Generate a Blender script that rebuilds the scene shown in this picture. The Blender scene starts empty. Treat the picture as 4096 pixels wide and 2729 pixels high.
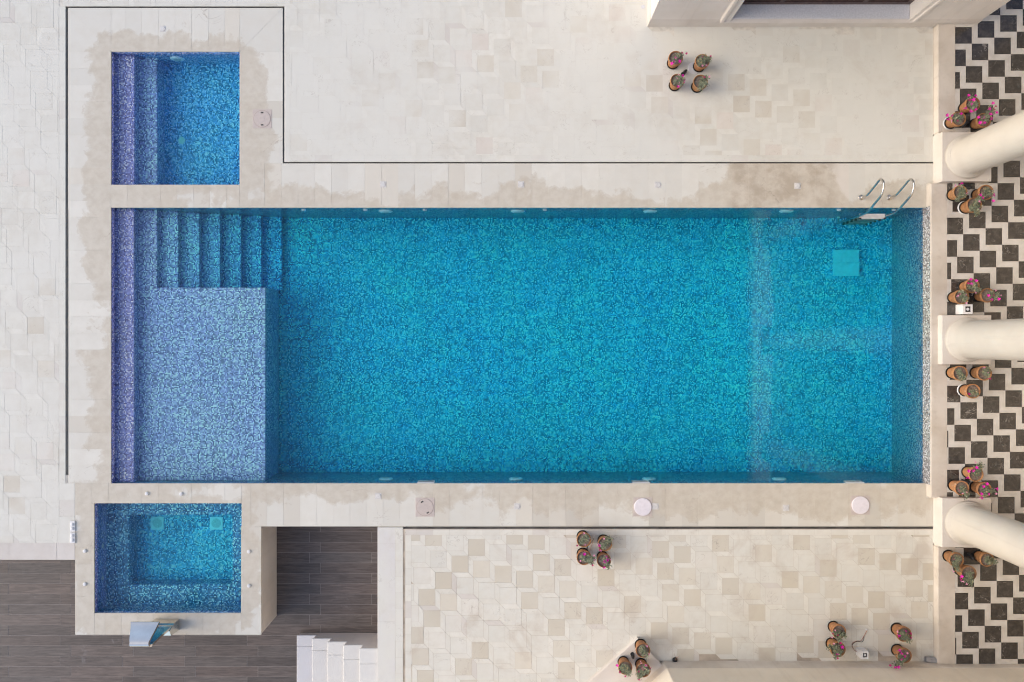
import bpy, math, random
from mathutils import Vector
R = math.radians
rnd = random.Random(7)
sc = bpy.context.scene

# ------------------------------------------------------------------ camera, sky, sun, exposure
H = 13.655            # camera height above the pool deck (m)
F = 2731.0            # plan drawing: 200 units per metre on the deck
CX, CY = 2048.0, 1364.5
cam = bpy.data.cameras.new('camera')
cam.sensor_width = 36.0; cam.lens = 36.0 * F / 4096.0
cam.clip_start = 0.05; cam.clip_end = 500
camo = bpy.data.objects.new('camera', cam); sc.collection.objects.link(camo)
camo.location = (0, 0, H); camo.rotation_euler = (0, 0, 0)
sc.camera = camo

SUN_EL, SUN_ROT = R(31), R(268)
w = bpy.data.worlds.new('World'); sc.world = w; w.use_nodes = True
wn = w.node_tree
sky = wn.nodes.new('ShaderNodeTexSky'); sky.sky_type = 'NISHITA'; sky.sun_disc = False
sky.sun_elevation = SUN_EL; sky.sun_rotation = SUN_ROT
sky.air_density = 0.8; sky.dust_density = 2.0; sky.ozone_density = 0.4; sky.altitude = 0
wn.links.new(sky.outputs[0], wn.nodes['Background'].inputs[0])
wn.nodes['Background'].inputs[1].default_value = 0.15
sd = bpy.data.lights.new('sun', 'SUN'); sd.energy = 0.80; sd.angle = R(50); sd.color = (1.0, 0.92, 0.80)
sun = bpy.data.objects.new('sun', sd); sc.collection.objects.link(sun)
sdir = Vector((math.sin(SUN_ROT) * math.cos(SUN_EL), math.cos(SUN_ROT) * math.cos(SUN_EL), math.sin(SUN_EL)))
sun.rotation_euler = sdir.to_track_quat('Z', 'Y').to_euler()
sun.location = sdir * 30
vs = sc.view_settings
sc.display_settings.display_device = 'sRGB'
vs.view_transform = 'Standard'; vs.look = 'None'; vs.gamma = 1.0; vs.use_curve_mapping = False
vs.exposure = 0.88
cy = sc.cycles
cy.max_bounces = 14; cy.diffuse_bounces = 6; cy.glossy_bounces = 4; cy.transmission_bounces = 10
cy.volume_bounces = 0; cy.transparent_max_bounces = 8
cy.caustics_refractive = True; cy.caustics_reflective = False
cy.sample_clamp_indirect = 6.0
cy.filter_width = 1.1
cy.use_denoising = True; cy.denoiser = 'OPENIMAGEDENOISE'
cy.denoising_input_passes = 'RGB_ALBEDO'; cy.denoising_prefilter = 'NONE'; cy.denoising_quality = 'HIGH'   # keeps the one-pixel mosaic tiles crisp
cy.use_adaptive_sampling = False
cy.sampling_pattern = 'BLUE_NOISE'

COL = sc.collection
WL = -0.12            # water level
PZ = 0.155            # porch level
CZ = -0.93            # sunken court level

# ------------------------------------------------------------------ helpers
def P(px, py, z=0.0):
    s = (H - z) / F
    return ((px - CX) * s, (CY - py) * s)
def U(px, py, z):
    """plan position of something that lies under water at height z"""
    s = (H - WL) / F
    x, y = (px - CX) * s, (CY - py) * s
    r = math.hypot(x, y) or 1e-6
    t = r / (H - WL); sn = t / math.sqrt(1 + t * t) / 1.333
    k = 1 + (WL - z) * math.tan(math.asin(sn)) / r
    return (x * k, y * k)

class MB:
    def __init__(s): s.v = []; s.f = []
    def add(s, vs_, fs):
        o = len(s.v); s.v += [tuple(p) for p in vs_]; s.f += [tuple(i + o for i in f) for f in fs]; return s
    def box(s, x0, x1, y0, y1, z0, z1):
        if x0 > x1: x0, x1 = x1, x0
        if y0 > y1: y0, y1 = y1, y0
        if z0 > z1: z0, z1 = z1, z0
        return s.add([(x0,y0,z0),(x1,y0,z0),(x1,y1,z0),(x0,y1,z0),(x0,y0,z1),(x1,y0,z1),(x1,y1,z1),(x0,y1,z1)],
                     [(3,2,1,0),(4,5,6,7),(0,1,5,4),(1,2,6,5),(2,3,7,6),(3,0,4,7)])
    def prism(s, poly, z0, z1, c=0.0):
        """upright prism over a counter-clockwise polygon, top edge chamfered by c"""
        n = len(poly)
        if c > 0:
            top = inset(poly, c)
            vs_ = [(x,y,z0) for x,y in poly] + [(x,y,z1-c) for x,y in poly] + [(x,y,z1) for x,y in top]
            fs = [tuple(range(2*n, 3*n))]
            for k in range(2):
                for i in range(n):
                    j = (i+1) % n
                    fs.append((k*n+i, k*n+j, (k+1)*n+j, (k+1)*n+i))
        else:
            vs_ = [(x,y,z0) for x,y in poly] + [(x,y,z1) for x,y in poly]
            fs = [tuple(range(n, 2*n)), tuple(reversed(range(n)))]
            for i in range(n):
                j = (i+1) % n
                fs.append((i, j, n+j, n+i))
        return s.add(vs_, fs)
    def cbox(s, x0, x1, y0, y1, z0, z1, c=0.004):
        return s.prism([(x0,y0),(x1,y0),(x1,y1),(x0,y1)], z0, z1, c)
    def lathe(s, prof, n=24, c=(0,0), cap=True):
        vs_ = []; fs = []
        for r, z in prof:
            for k in range(n):
                a = 2*math.pi*k/n
                vs_.append((c[0]+r*math.cos(a), c[1]+r*math.sin(a), z))
        for i in range(len(prof)-1):
            for k in range(n):
                k2 = (k+1) % n
                fs.append((i*n+k, i*n+k2, (i+1)*n+k2, (i+1)*n+k))
        if cap:
            fs.append(tuple((len(prof)-1)*n+k for k in range(n)))
            fs.append(tuple(reversed(range(n))))
        return s.add(vs_, fs)
    def tube(s, pts, r, n=10, r1=None, cap=True):
        pts = [Vector(p) for p in pts]; m = len(pts)
        up = Vector((0.3,0.2,1)).normalized(); vs_ = []; fs = []
        for i, p in enumerate(pts):
            t = (pts[min(i+1,m-1)] - pts[max(i-1,0)]).normalized()
            if abs(t.dot(up)) > 0.97: up = Vector((1,0.1,0)).normalized()
            a = t.cross(up).normalized(); b = t.cross(a).normalized()
            rr = r if r1 is None else r + (r1-r)*i/(m-1)
            for k in range(n):
                q = 2*math.pi*k/n
                vs_.append(p + a*(rr*math.cos(q)) + b*(rr*math.sin(q)))
            up = -b if b.dot(up) < 0 else b
        for i in range(m-1):
            for k in range(n):
                k2 = (k+1) % n
                fs.append((i*n+k, (i+1)*n+k, (i+1)*n+k2, i*n+k2))
        if cap:
            fs.append(tuple(range(n))); fs.append(tuple(reversed(range((m-1)*n, m*n))))
        return s.add(vs_, fs)
    def quad(s, a, b, c, d): return s.add([a,b,c,d], [(0,1,2,3)])
    def mesh(s, name, smooth=False):
        me = bpy.data.meshes.new(name); me.from_pydata(s.v, [], s.f); me.update()
        if smooth:
            for p in me.polygons: p.use_smooth = True
        return me
    def build(s, name, mat, parent=None, smooth=False, color=None):
        return obj(name, s.mesh(name, smooth), mat, parent, color)

def obj(name, me, mat, parent=None, color=None):
    if mat is not None and len(me.materials) == 0: me.materials.append(mat)
    o = bpy.data.objects.new(name, me); COL.objects.link(o)
    if parent is not None: o.parent = parent
    if color is not None: o.color = (color[0], color[1], color[2], 1)
    return o
def smooth_by_angle(o, deg=35):
    me = o.data
    for p in me.polygons: p.use_smooth = True
    try: me.set_sharp_from_angle(angle=R(deg))
    except Exception: pass
def tag(o, label=None, cat=None, group=None, kind=None):
    if label: o['label'] = label
    if cat: o['category'] = cat
    if group: o['group'] = group
    if kind: o['kind'] = kind
    return o
def thing(name, loc, label, cat, group=None):
    o = bpy.data.objects.new(name, None); COL.objects.link(o); o.location = loc
    o.empty_display_size = 0.1
    return tag(o, label, cat, group)
def struct(o): o['kind'] = 'structure'; return o

def area(p): return 0.5*sum(p[i][0]*p[(i+1)%len(p)][1]-p[(i+1)%len(p)][0]*p[i][1] for i in range(len(p)))
def ccw(p): return p if area(p) > 0 else list(reversed(p))
def clip(poly, x0, y0, x1, y1):
    def cut(p, inside, inter):
        out = []
        for i in range(len(p)):
            a, b = p[i-1], p[i]
            ia, ib = inside(a), inside(b)
            if ib:
                if not ia: out.append(inter(a,b))
                out.append(b)
            elif ia: out.append(inter(a,b))
        return out
    def ix(x): return lambda a,b: (x, a[1]+(b[1]-a[1])*(x-a[0])/(b[0]-a[0]))
    def iy(y): return lambda a,b: (a[0]+(b[0]-a[0])*(y-a[1])/(b[1]-a[1]), y)
    for ins, it in ((lambda q: q[0] >= x0, ix(x0)), (lambda q: q[0] <= x1, ix(x1)), (lambda q: q[1] >= y0, iy(y0)), (lambda q: q[1] <= y1, iy(y1))):
        if not poly: return poly
        poly = cut(poly, ins, it)
    out = []
    for q in poly:
        if not out or math.hypot(q[0]-out[-1][0], q[1]-out[-1][1]) > 1e-5: out.append(q)
    if len(out) > 1 and math.hypot(out[0][0]-out[-1][0], out[0][1]-out[-1][1]) < 1e-5: out.pop()
    return out
def inset(poly, d):
    n = len(poly); out = []
    for i in range(n):
        a, b, c = poly[i-1], poly[i], poly[(i+1)%n]
        e1 = (b[0]-a[0], b[1]-a[1]); e2 = (c[0]-b[0], c[1]-b[1])
        l1 = math.hypot(*e1) or 1e-9; l2 = math.hypot(*e2) or 1e-9
        n1 = (-e1[1]/l1, e1[0]/l1); n2 = (-e2[1]/l2, e2[0]/l2)
        k = 1 + n1[0]*n2[0] + n1[1]*n2[1]
        k = max(k, 0.35)
        out.append((b[0] + d*(n1[0]+n2[0])/k, b[1] + d*(n1[1]+n2[1])/k))
    return out
def rect_px(x0, y0, x1, y1, z=0.0):
    """plan rectangle -> (xmin, ymin, xmax, ymax) in metres"""
    a = P(x0, y1, z); b = P(x1, y0, z)
    return (a[0], a[1], b[0], b[1])
def sheet(rects, holes, z, name, mat, parent=None):
    xs = sorted({v for r in rects+holes for v in (r[0], r[2])}); ys = sorted({v for r in rects+holes for v in (r[1], r[3])})
    m = MB()
    for i in range(len(xs)-1):
        for j in range(len(ys)-1):
            cx_, cy_ = (xs[i]+xs[i+1])/2, (ys[j]+ys[j+1])/2
            if any(r[0] < cx_ < r[2] and r[1] < cy_ < r[3] for r in rects) and not any(r[0] < cx_ < r[2] and r[1] < cy_ < r[3] for r in holes):
                m.quad((xs[i],ys[j],z),(xs[i+1],ys[j],z),(xs[i+1],ys[j+1],z),(xs[i],ys[j+1],z))
    return m.build(name, mat, parent)

# ------------------------------------------------------------------ materials
class NT:
    def __init__(s, name):
        s.m = bpy.data.materials.new(name); s.m.use_nodes = True; s.t = s.m.node_tree
        s.t.nodes.clear(); s.out = s.n('ShaderNodeOutputMaterial')
    def n(s, kind, **kw):
        nd = s.t.nodes.new(kind)
        for k, v in kw.items(): setattr(nd, k, v)
        return nd
    def link(s, a, b): s.t.links.new(a, b)
    def put(s, sock, v):
        if isinstance(v, bpy.types.NodeSocket): s.link(v, sock)
        else: sock.default_value = v
    def math(s, op, a, b=0.0, c=0.0, clamp=False):
        nd = s.n('ShaderNodeMath', operation=op); nd.use_clamp = clamp
        s.put(nd.inputs[0], a); s.put(nd.inputs[1], b)
        if len(nd.inputs) > 2: s.put(nd.inputs[2], c)
        return nd.outputs[0]
    def vmath(s, op, a, b=None, out=0):
        nd = s.n('ShaderNodeVectorMath', operation=op); s.put(nd.inputs[0], a)
        if b is not None: s.put(nd.inputs[1], b)
        return nd.outputs[out]
    def pos(s): return s.n('ShaderNodeNewGeometry').outputs['Position']
    def noise(s, vec, scale, detail=3, rough=0.55, dist=0.0, out='Fac'):
        nd = s.n('ShaderNodeTexNoise'); s.put(nd.inputs['Vector'], vec)
        nd.inputs['Scale'].default_value = scale; nd.inputs['Detail'].default_value = detail
        nd.inputs['Roughness'].default_value = rough; nd.inputs['Distortion'].default_value = dist
        return nd.outputs[out]
    def ramp(s, fac, a, b, va=0.0, vb=1.0):
        nd = s.n('ShaderNodeMapRange'); nd.interpolation_type = 'SMOOTHSTEP'
        s.put(nd.inputs[0], fac); nd.inputs[1].default_value = a; nd.inputs[2].default_value = b
        nd.inputs[3].default_value = va; nd.inputs[4].default_value = vb
        return nd.outputs[0]
    def mix(s, fac, a, b, blend='MIX'):
        nd = s.n('ShaderNodeMix', data_type='RGBA', blend_type=blend)
        s.put(nd.inputs[0], fac)
        for sock, v in ((nd.inputs[6], a), (nd.inputs[7], b)):
            if isinstance(v, (tuple, list)): v = tuple(v) + (1,) if len(v) == 3 else v
            s.put(sock, v)
        return nd.outputs[2]
    def bump(s, h, strength=0.3, dist=0.01):
        nd = s.n('ShaderNodeBump'); nd.inputs['Strength'].default_value = strength; nd.inputs['Distance'].default_value = dist
        s.put(nd.inputs['Height'], h); return nd.outputs[0]
    def bsdf(s, color, rough=0.6, metal=0.0, spec=0.5, normal=None, **kw):
        b = s.n('ShaderNodeBsdfPrincipled')
        if isinstance(color, (tuple, list)): color = tuple(color) + (1,) if len(color) == 3 else color
        s.put(b.inputs['Base Color'], color); s.put(b.inputs['Roughness'], rough); s.put(b.inputs['Metallic'], metal)
        b.inputs['Specular IOR Level'].default_value = spec
        if normal is not None: s.link(normal, b.inputs['Normal'])
        for k, v in kw.items(): s.put(b.inputs[k], v)
        s.link(b.outputs[0], s.out.inputs['Surface']); return b

def grey(v): return (v, v, v)
M = {}
def plain(name, color, rough=0.6, metal=0.0, var=0.12, scale=14.0, spec=0.5, bump=0.0):
    t = NT(name); p = t.pos()
    n1 = t.noise(p, scale, 4)
    c = t.mix(t.ramp(n1, 0.25, 0.75), tuple(x*(1-var) for x in color), tuple(min(1, x*(1+var)) for x in color))
    nm = t.bump(t.noise(p, scale*6, 3), bump, 0.01) if bump else None
    t.bsdf(c, rough, metal, spec, nm); M[name] = t.m; return t.m

# terrace limestone: the tile's own colour, soft clouding, fine veins and a pale worn film in places
def stone_tile(name, film, vein=0.35, blotch=0.22):
    t = NT(name); p = t.pos()
    oi = t.n('ShaderNodeObjectInfo'); col = oi.outputs['Color']
    cl = t.noise(p, 5.5, 5, 0.62)
    c = t.mix(t.ramp(cl, 0.3, 0.72, 0.0, 0.30), col, (0.53, 0.482, 0.395))
    # film of worn cement wash
    fm = t.noise(t.vmath('ADD', p, (3.1, 7.7, 0)), 0.55, 3, 0.5)
    fm2 = t.noise(p, 3.0, 4, 0.6)
    fmask = t.math('MULTIPLY', t.ramp(t.math('ADD', fm, t.math('MULTIPLY', fm2, 0.25)), 0.48, 0.72), film)
    c = t.mix(fmask, c, (0.640, 0.624, 0.557))
    # per tile shifted veins
    sh = t.vmath('SCALE', t.n('ShaderNodeCombineXYZ').outputs[0])
    rv = t.n('ShaderNodeVectorMath', operation='SCALE'); rv.inputs[0].default_value = (13.0, 29.0, 7.0); t.link(oi.outputs['Random'], rv.inputs['Scale'])
    pv = t.vmath('ADD', p, rv.outputs[0])
    vn = t.noise(pv, 3.4, 4, 0.6, 0.8)
    ridge = t.math('ABSOLUTE', t.math('SUBTRACT', vn, 0.5))
    vm = t.math('MULTIPLY', t.ramp(ridge, 0.0, 0.012, 1.0, 0.0), t.ramp(t.noise(pv, 1.6, 2), 0.5, 0.66, 0.0, vein))
    c = t.mix(vm, c, (0.30, 0.25, 0.20))
    bl = t.math('MULTIPLY', t.ramp(t.noise(t.vmath('ADD', p, (2.0, 5.5, 0)), 1.25, 6, 0.68, 0.6), 0.52, 0.70), blotch)
    c = t.mix(bl, c, (0.47, 0.405, 0.325))
    sp = t.ramp(t.noise(p, 34, 2), 0.70, 0.78, 0.0, 0.25)
    c = t.mix(sp, c, (0.42, 0.36, 0.29))
    nm = t.bump(t.noise(p, 60, 4), 0.12, 0.004)
    t.bsdf(c, t.ramp(cl, 0.3, 0.7, 0.5, 0.68), spec=0.35, normal=nm); M[name] = t.m
stone_tile('terrace_limestone_pale', 0.9)
stone_tile('terrace_limestone_worn', 0.25, 0.5, 0.5)

def rect_dist(t, p, x0, y0, x1, y1):
    q = t.vmath('ABSOLUTE', t.vmath('SUBTRACT', p, ((x0+x1)/2, (y0+y1)/2, 0)))
    q = t.vmath('MAXIMUM', t.vmath('SUBTRACT', q, (abs(x1-x0)/2, abs(y1-y0)/2, 50)), (0,0,0))
    return t.vmath('LENGTH', q, out=1)

MAIN = rect_px(446, 831, 3705, 1933)
MAIN = (MAIN[0], MAIN[1], 8.285, MAIN[3])
PLUNGE = rect_px(444, 207, 958, 739)
SPA = rect_px(377, 2014, 964, 2453)
COURT_X0, COURT_X1 = P(1508, 0)[0], 0
# coping stone: pale limestone, brown water stains that creep outwards from the pool edges
t = NT('coping_limestone'); p = t.pos(); oi = t.n('ShaderNodeObjectInfo')
cl = t.noise(p, 4.0, 5, 0.6)
c = t.mix(t.ramp(cl, 0.3, 0.75, 0.0, 0.35), oi.outputs['Color'], (0.56, 0.52, 0.44))
d = t.math('MINIMUM', t.math('MINIMUM', rect_dist(t, p, *MAIN), rect_dist(t, p, *PLUNGE)), rect_dist(t, p, *SPA))
edge = t.math('MULTIPLY', d, -0.55)
big = t.noise(p, 0.42, 2, 0.5)
blot = t.noise(p, 1.5, 5, 0.55, 0.35)
st = t.math('ADD', t.math('ADD', edge, t.math('MULTIPLY', big, 1.1)), t.math('MULTIPLY', blot, 0.55))
jit = t.math('MULTIPLY', t.math('SUBTRACT', oi.outputs['Random'], 0.5), 0.12)
st = t.math('ADD', st, jit)
def zone(cx0, cy0, cx1, cy1, fall):
    return t.ramp(rect_dist(t, p, cx0, cy0, cx1, cy1), 0.0, fall, 1.0, 0.0)
fine = t.noise(p, 3.6, 6, 0.68, 0.5)
st = t.math('ADD', st, t.math('MULTIPLY', t.math('SUBTRACT', fine, 0.5), 0.42))
st = t.math('ADD', st, t.math('MULTIPLY', zone(4.55, 2.7, 6.4, 3.45, 0.35), 0.30))
st = t.math('ADD', st, t.math('MULTIPLY', zone(-1.5, -3.6, 8.3, -3.1, 0.25), 0.16))
st = t.math('ADD', st, t.math('MULTIPLY', zone(-8.5, 3.2, -5.0, 5.6, 0.35), 0.14))
smask = t.ramp(st, 0.585, 0.665, 0.0, 0.72)
inner = t.noise(p, 6.0, 5, 0.65)
scol = t.mix(t.ramp(inner, 0.3, 0.7), (0.545, 0.492, 0.402), (0.455, 0.395, 0.305))
c = t.mix(smask, c, scol)
c = t.mix(t.math('MULTIPLY', t.math('MULTIPLY', zone(4.5, 2.68, 6.3, 3.5, 0.3), t.ramp(t.noise(p, 2.1, 5, 0.65), 0.42, 0.62)), 0.6), c, (0.36, 0.30, 0.225))
rim = t.math('MULTIPLY', t.ramp(t.math('ABSOLUTE', t.math('SUBTRACT', st, 0.61)), 0.0, 0.02, 0.22, 0.0), t.ramp(inner, 0.4, 0.6))
c = t.mix(rim, c, (0.36, 0.28, 0.20))
pv = t.vmath('ADD', p, (4.0, 1.0, 0))
vn = t.noise(pv, 1.3, 4, 0.55, 0.9)
vm = t.math('MULTIPLY', t.ramp(t.math('ABSOLUTE', t.math('SUBTRACT', vn, 0.5)), 0.0, 0.006, 1.0, 0.0), t.ramp(t.noise(p, 0.9, 2), 0.55, 0.66, 0.0, 0.45))
c = t.mix(vm, c, (0.26, 0.21, 0.16))
t.bsdf(c, t.ramp(cl, 0.3, 0.7, 0.45, 0.65), spec=0.35, normal=t.bump(t.noise(p, 55, 4), 0.12, 0.004)); M['coping_limestone'] = t.m

# glass mosaic, 24 mm pitch
def mosaic(name, palette, grout, pitch=0.024, gloss=0.18):
    t = NT(name); g = t.n('ShaderNodeNewGeometry'); p = g.outputs['Position']; nrm = g.outputs['Normal']
    q = t.vmath('SUBTRACT', p, t.vmath('SCALE', nrm)); sc_ = q.node.inputs[1].links[0].from_node; sc_.inputs['Scale'].default_value = pitch*0.5
    q = t.vmath('SCALE', q); q.node.inputs['Scale'].default_value = 1.0/pitch
    q = t.vmath('ADD', q, (0.137, 0.291, 0.437))
    cell = t.vmath('FLOOR', q); fr = t.vmath('FRACTION', q)
    wn_ = t.n('ShaderNodeTexWhiteNoise'); wn_.noise_dimensions = '3D'; t.link(cell, wn_.inputs['Vector'])
    cr = t.n('ShaderNodeValToRGB'); cr.color_ramp.interpolation = 'CONSTANT'
    els = cr.color_ramp.elements
    while len(els) < len(palette): els.new(0.5)
    for e, (ps, cl_) in zip(els, palette): e.position = ps; e.color = tuple(cl_) + (1,)
    clus = t.noise(p, 1.4, 3, 0.6)
    fac = t.math('ADD', wn_.outputs['Value'], t.math('MULTIPLY', t.math('SUBTRACT', clus, 0.5), 0.22), clamp=True)
    t.link(fac, cr.inputs[0])
    an = t.vmath('ABSOLUTE', nrm)
    e = t.vmath('ABSOLUTE', t.vmath('SUBTRACT', fr, (0.5,0.5,0.5)))
    e = t.vmath('MULTIPLY', e, t.vmath('SUBTRACT', (1,1,1), an))
    sx = t.n('ShaderNodeSeparateXYZ'); t.link(e, sx.inputs[0])
    em = t.math('MAXIMUM', t.math('MAXIMUM', sx.outputs[0], sx.outputs[1]), sx.outputs[2])
    gm = t.ramp(em, 0.435, 0.455)
    tone = t.mix(t.ramp(t.noise(t.vmath('ADD', p, (9.0, 2.0, 0)), 0.55, 4, 0.65), 0.35, 0.68), (0.97,0.97,1.03), (1.0,1.04,0.97))
    c = t.mix(1.0, t.mix(gm, cr.outputs[0], grout), tone, 'MULTIPLY')
    t.bsdf(c, t.math('ADD', t.math('MULTIPLY', gm, 0.5), gloss), spec=0.5,
           normal=t.bump(t.math('SUBTRACT', 1.0, gm), 0.3, 0.002)); M[name] = t.m
BLUES = [(0.0, (0.05,0.14,0.32)), (0.26, (0.12,0.36,0.66)), (0.52, (0.23,0.56,0.90)), (0.70, (0.42,0.77,0.96)), (0.81, (0.97,0.97,0.98))]
PERI = [(0.0, (0.145,0.12,0.30)), (0.24, (0.35,0.28,0.60)), (0.50, (0.56,0.44,0.82)), (0.68, (0.72,0.61,0.92)), (0.80, (0.96,0.94,0.96))]
SHADED_BLUES = [(a, tuple(v*0.52 for v in c)) for a, c in BLUES]  # same tiles as the floor, darkened: wall shade painted into the colour
mosaic('blue_glass_mosaic', BLUES, (0.19,0.46,0.56))
mosaic('plunge_glass_mosaic', [(a, (min(1, c[0]*1.5), c[1]*0.86, min(1, c[2]*1.02))) for a, c in BLUES], (0.22,0.38,0.56))
mosaic('shaded_blue_glass_mosaic', SHADED_BLUES, (0.10,0.24,0.32))
mosaic('periwinkle_glass_mosaic', PERI, (0.42,0.40,0.58))
mosaic('violet_glass_mosaic', [(0.0,(0.09,0.10,0.29)),(0.2,(0.19,0.22,0.55)),(0.45,(0.30,0.345,0.76)),(0.7,(0.46,0.50,0.89)),(0.84,(0.93,0.91,0.97))], (0.40,0.38,0.64))
mosaic('grey_glass_mosaic', [(0.0,(0.11,0.09,0.08)),(0.22,(0.20,0.18,0.165)),(0.48,(0.30,0.285,0.27)),(0.76,(0.56,0.54,0.51))], (0.32,0.29,0.26))
mosaic('spa_glass_mosaic', [(0.0,(0.03,0.075,0.20)),(0.26,(0.07,0.17,0.40)),(0.52,(0.15,0.32,0.58)),(0.72,(0.34,0.54,0.78)),(0.82,(0.95,0.96,0.96))], (0.22,0.34,0.48))

def water(name, layers, dens, patchy):
    t = NT(name); p = t.pos()
    nm = None
    h = None
    patch = t.ramp(t.noise(t.vmath('ADD', p, (1.7, 4.2, 0)), 0.42, 3, 0.6), 0.42, 0.66, *patchy)
    for scale, amp, dist in layers:
        a = t.math('MULTIPLY', t.noise(p, scale, 2, 0.5, dist), t.math('MULTIPLY', patch, amp))
        h = a if h is None else t.math('ADD', h, a)
    g = t.n('ShaderNodeBsdfGlass'); g.inputs['IOR'].default_value = 1.333; g.inputs['Roughness'].default_value = 0.0
    g.inputs['Color'].default_value = (1,1,1,1)
    t.link(t.bump(h, 1.0, 1.0), g.inputs['Normal'])
    t.link(g.outputs[0], t.out.inputs['Surface'])
    va = t.n('ShaderNodeVolumeAbsorption'); va.inputs['Color'].default_value = (0.0, 0.965, 0.992, 1); va.inputs['Density'].default_value = dens
    t.link(va.outputs[0], t.out.inputs['Volume']); M[name] = t.m
water('still_water', [(2.2, 0.0016, 0.3), (8.0, 0.0012, 0.2)], 1.0, (0.25, 1.0))
water('rippled_water', [(5.0, 0.013, 0.8), (11.0, 0.0022, 0.3)], 1.0, (0.6, 1.1))
water('bubbling_water', [(4.6, 0.0075, 0.6), (10.0, 0.0015, 0.3)], 1.0, (0.6, 1.1))

# timber-look porcelain planks
t = NT('dark_timber_plank'); p = t.pos(); oi = t.n('ShaderNodeObjectInfo')
st_ = t.n('ShaderNodeVectorMath', operation='MULTIPLY'); t.link(p, st_.inputs[0]); st_.inputs[1].default_value = (1.6, 22.0, 1.0)
rv = t.n('ShaderNodeVectorMath', operation='SCALE'); rv.inputs[0].default_value = (41.0, 17.0, 5.0); t.link(oi.outputs['Random'], rv.inputs['Scale'])
gr = t.noise(t.vmath('ADD', st_.outputs[0], rv.outputs[0]), 1.6, 5, 0.65, 0.8)
c = t.mix(t.ramp(gr, 0.3, 0.7), (0.072,0.058,0.050), (0.144,0.118,0.104))
c = t.mix(1.0, c, oi.outputs['Color'], 'MULTIPLY')
du = t.math('MULTIPLY', t.ramp(t.noise(p, 1.1, 5, 0.7, 0.6), 0.62, 0.76), t.ramp(t.noise(p, 9, 4, 0.7), 0.45, 0.65, 0.0, 0.4))
c = t.mix(du, c, (0.34, 0.33, 0.34))
t.bsdf(c, 0.5, spec=0.4, normal=t.bump(gr, 0.2, 0.004)); M['dark_timber_plank'] = t.m

# black marble and white marble of the porch
t = NT('black_marble'); p = t.pos(); oi = t.n('ShaderNodeObjectInfo')
rv = t.n('ShaderNodeVectorMath', operation='SCALE'); rv.inputs[0].default_value = (31.0, 57.0, 11.0); t.link(oi.outputs['Random'], rv.inputs['Scale'])
pv = t.vmath('ADD', p, rv.outputs[0])
cl = t.noise(pv, 9, 5, 0.7)
c = t.mix(t.ramp(cl, 0.35, 0.75), (0.036,0.031,0.028), (0.080,0.069,0.060))
vn = t.noise(pv, 2.6, 4, 0.6, 1.2)
vm = t.math('MULTIPLY', t.ramp(t.math('ABSOLUTE', t.math('SUBTRACT', vn, 0.5)), 0.0, 0.011, 1.0, 0.0), t.ramp(t.noise(pv, 3.2, 2), 0.48, 0.62, 0.0, 0.55))
c = t.mix(vm, c, (0.42, 0.38, 0.34))
t.bsdf(c, 0.16, spec=0.5); M['black_marble'] = t.m
t = NT('white_marble_strip'); p = t.pos(); oi = t.n('ShaderNodeObjectInfo')
c = t.mix(t.ramp(t.noise(p, 5, 5, 0.6), 0.3, 0.75), (0.60,0.57,0.52), (0.50,0.46,0.40))
c = t.mix(0.5, c, oi.outputs['Color'], 'MULTIPLY')
t.bsdf(c, 0.3, spec=0.4); M['white_marble_strip'] = t.m

def plaster(name, a, b, streak=0.3):
    t = NT(name); p = t.pos()
    n1 = t.noise(p, 1.3, 5, 0.62); n2 = t.noise(p, 11, 4, 0.6)
    c = t.mix(t.ramp(n1, 0.3, 0.72), a, b)
    sv = t.n('ShaderNodeVectorMath', operation='MULTIPLY'); t.link(p, sv.inputs[0]); sv.inputs[1].default_value = (7.0, 7.0, 0.5)
    c = t.mix(t.ramp(t.noise(sv.outputs[0], 1.0, 4, 0.6), 0.52, 0.75, 0.0, streak), c, tuple(x*0.78 for x in b))
    t.bsdf(c, 0.75, spec=0.25, normal=t.bump(n2, 0.12, 0.004)); M[name] = t.m
plaster('villa_plaster', (0.66,0.615,0.565), (0.60,0.55,0.495))
plaster('cream_plaster', (0.70,0.625,0.51), (0.65,0.57,0.455))
plaster('column_plaster', (0.535,0.50,0.435), (0.48,0.445,0.39), 0.35)
plaster('white_stucco', (0.86,0.84,0.79), (0.82,0.79,0.74), 0.05)
plaster('plinth_stone', (0.62,0.575,0.52), (0.54,0.49,0.43), 0.2)
plaster('kerb_stone', (0.60,0.545,0.475), (0.48,0.42,0.345), 0.3)
plaster('side_panel_stone', (0.58,0.53,0.48), (0.52,0.465,0.41), 0.25)
plain('mortar', (0.60,0.565,0.49), 0.9, var=0.15, scale=8)
plain('stained_mortar', (0.43,0.365,0.285), 0.9, var=0.3, scale=3)
plain('plank_grout', (0.42,0.39,0.37), 0.9)
plain('mosaic_backing', (0.3,0.33,0.4), 0.9)
plain('ground_stone', (0.58,0.555,0.49), 0.9, var=0.08, scale=3)
plain('drain_slot_black', (0.07,0.064,0.06), 0.6, var=0.6, scale=5)
t = NT('tread_limestone'); p = t.pos(); oi = t.n('ShaderNodeObjectInfo')
t.bsdf(t.mix(t.ramp(t.noise(p, 5, 5, 0.6), 0.3, 0.75, 0.0, 0.35), oi.outputs['Color'], (0.53,0.505,0.475)), 0.6, spec=0.35); M['tread_limestone'] = t.m
plain('white_plastic', (0.68,0.67,0.66), 0.35, var=0.05)
plain('bluish_white_plastic', (0.92,0.90,0.94), 0.4, var=0.05)
plain('lilac_white_lid', (0.70,0.655,0.675), 0.45, var=0.05, scale=20)
plain('tan_plastic', (0.50,0.43,0.385), 0.5, var=0.05, scale=20)
plain('tan_plastic_dark', (0.40,0.325,0.27), 0.5, var=0.05)
plain('black_rubber', (0.014,0.013,0.014), 0.5)
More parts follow.
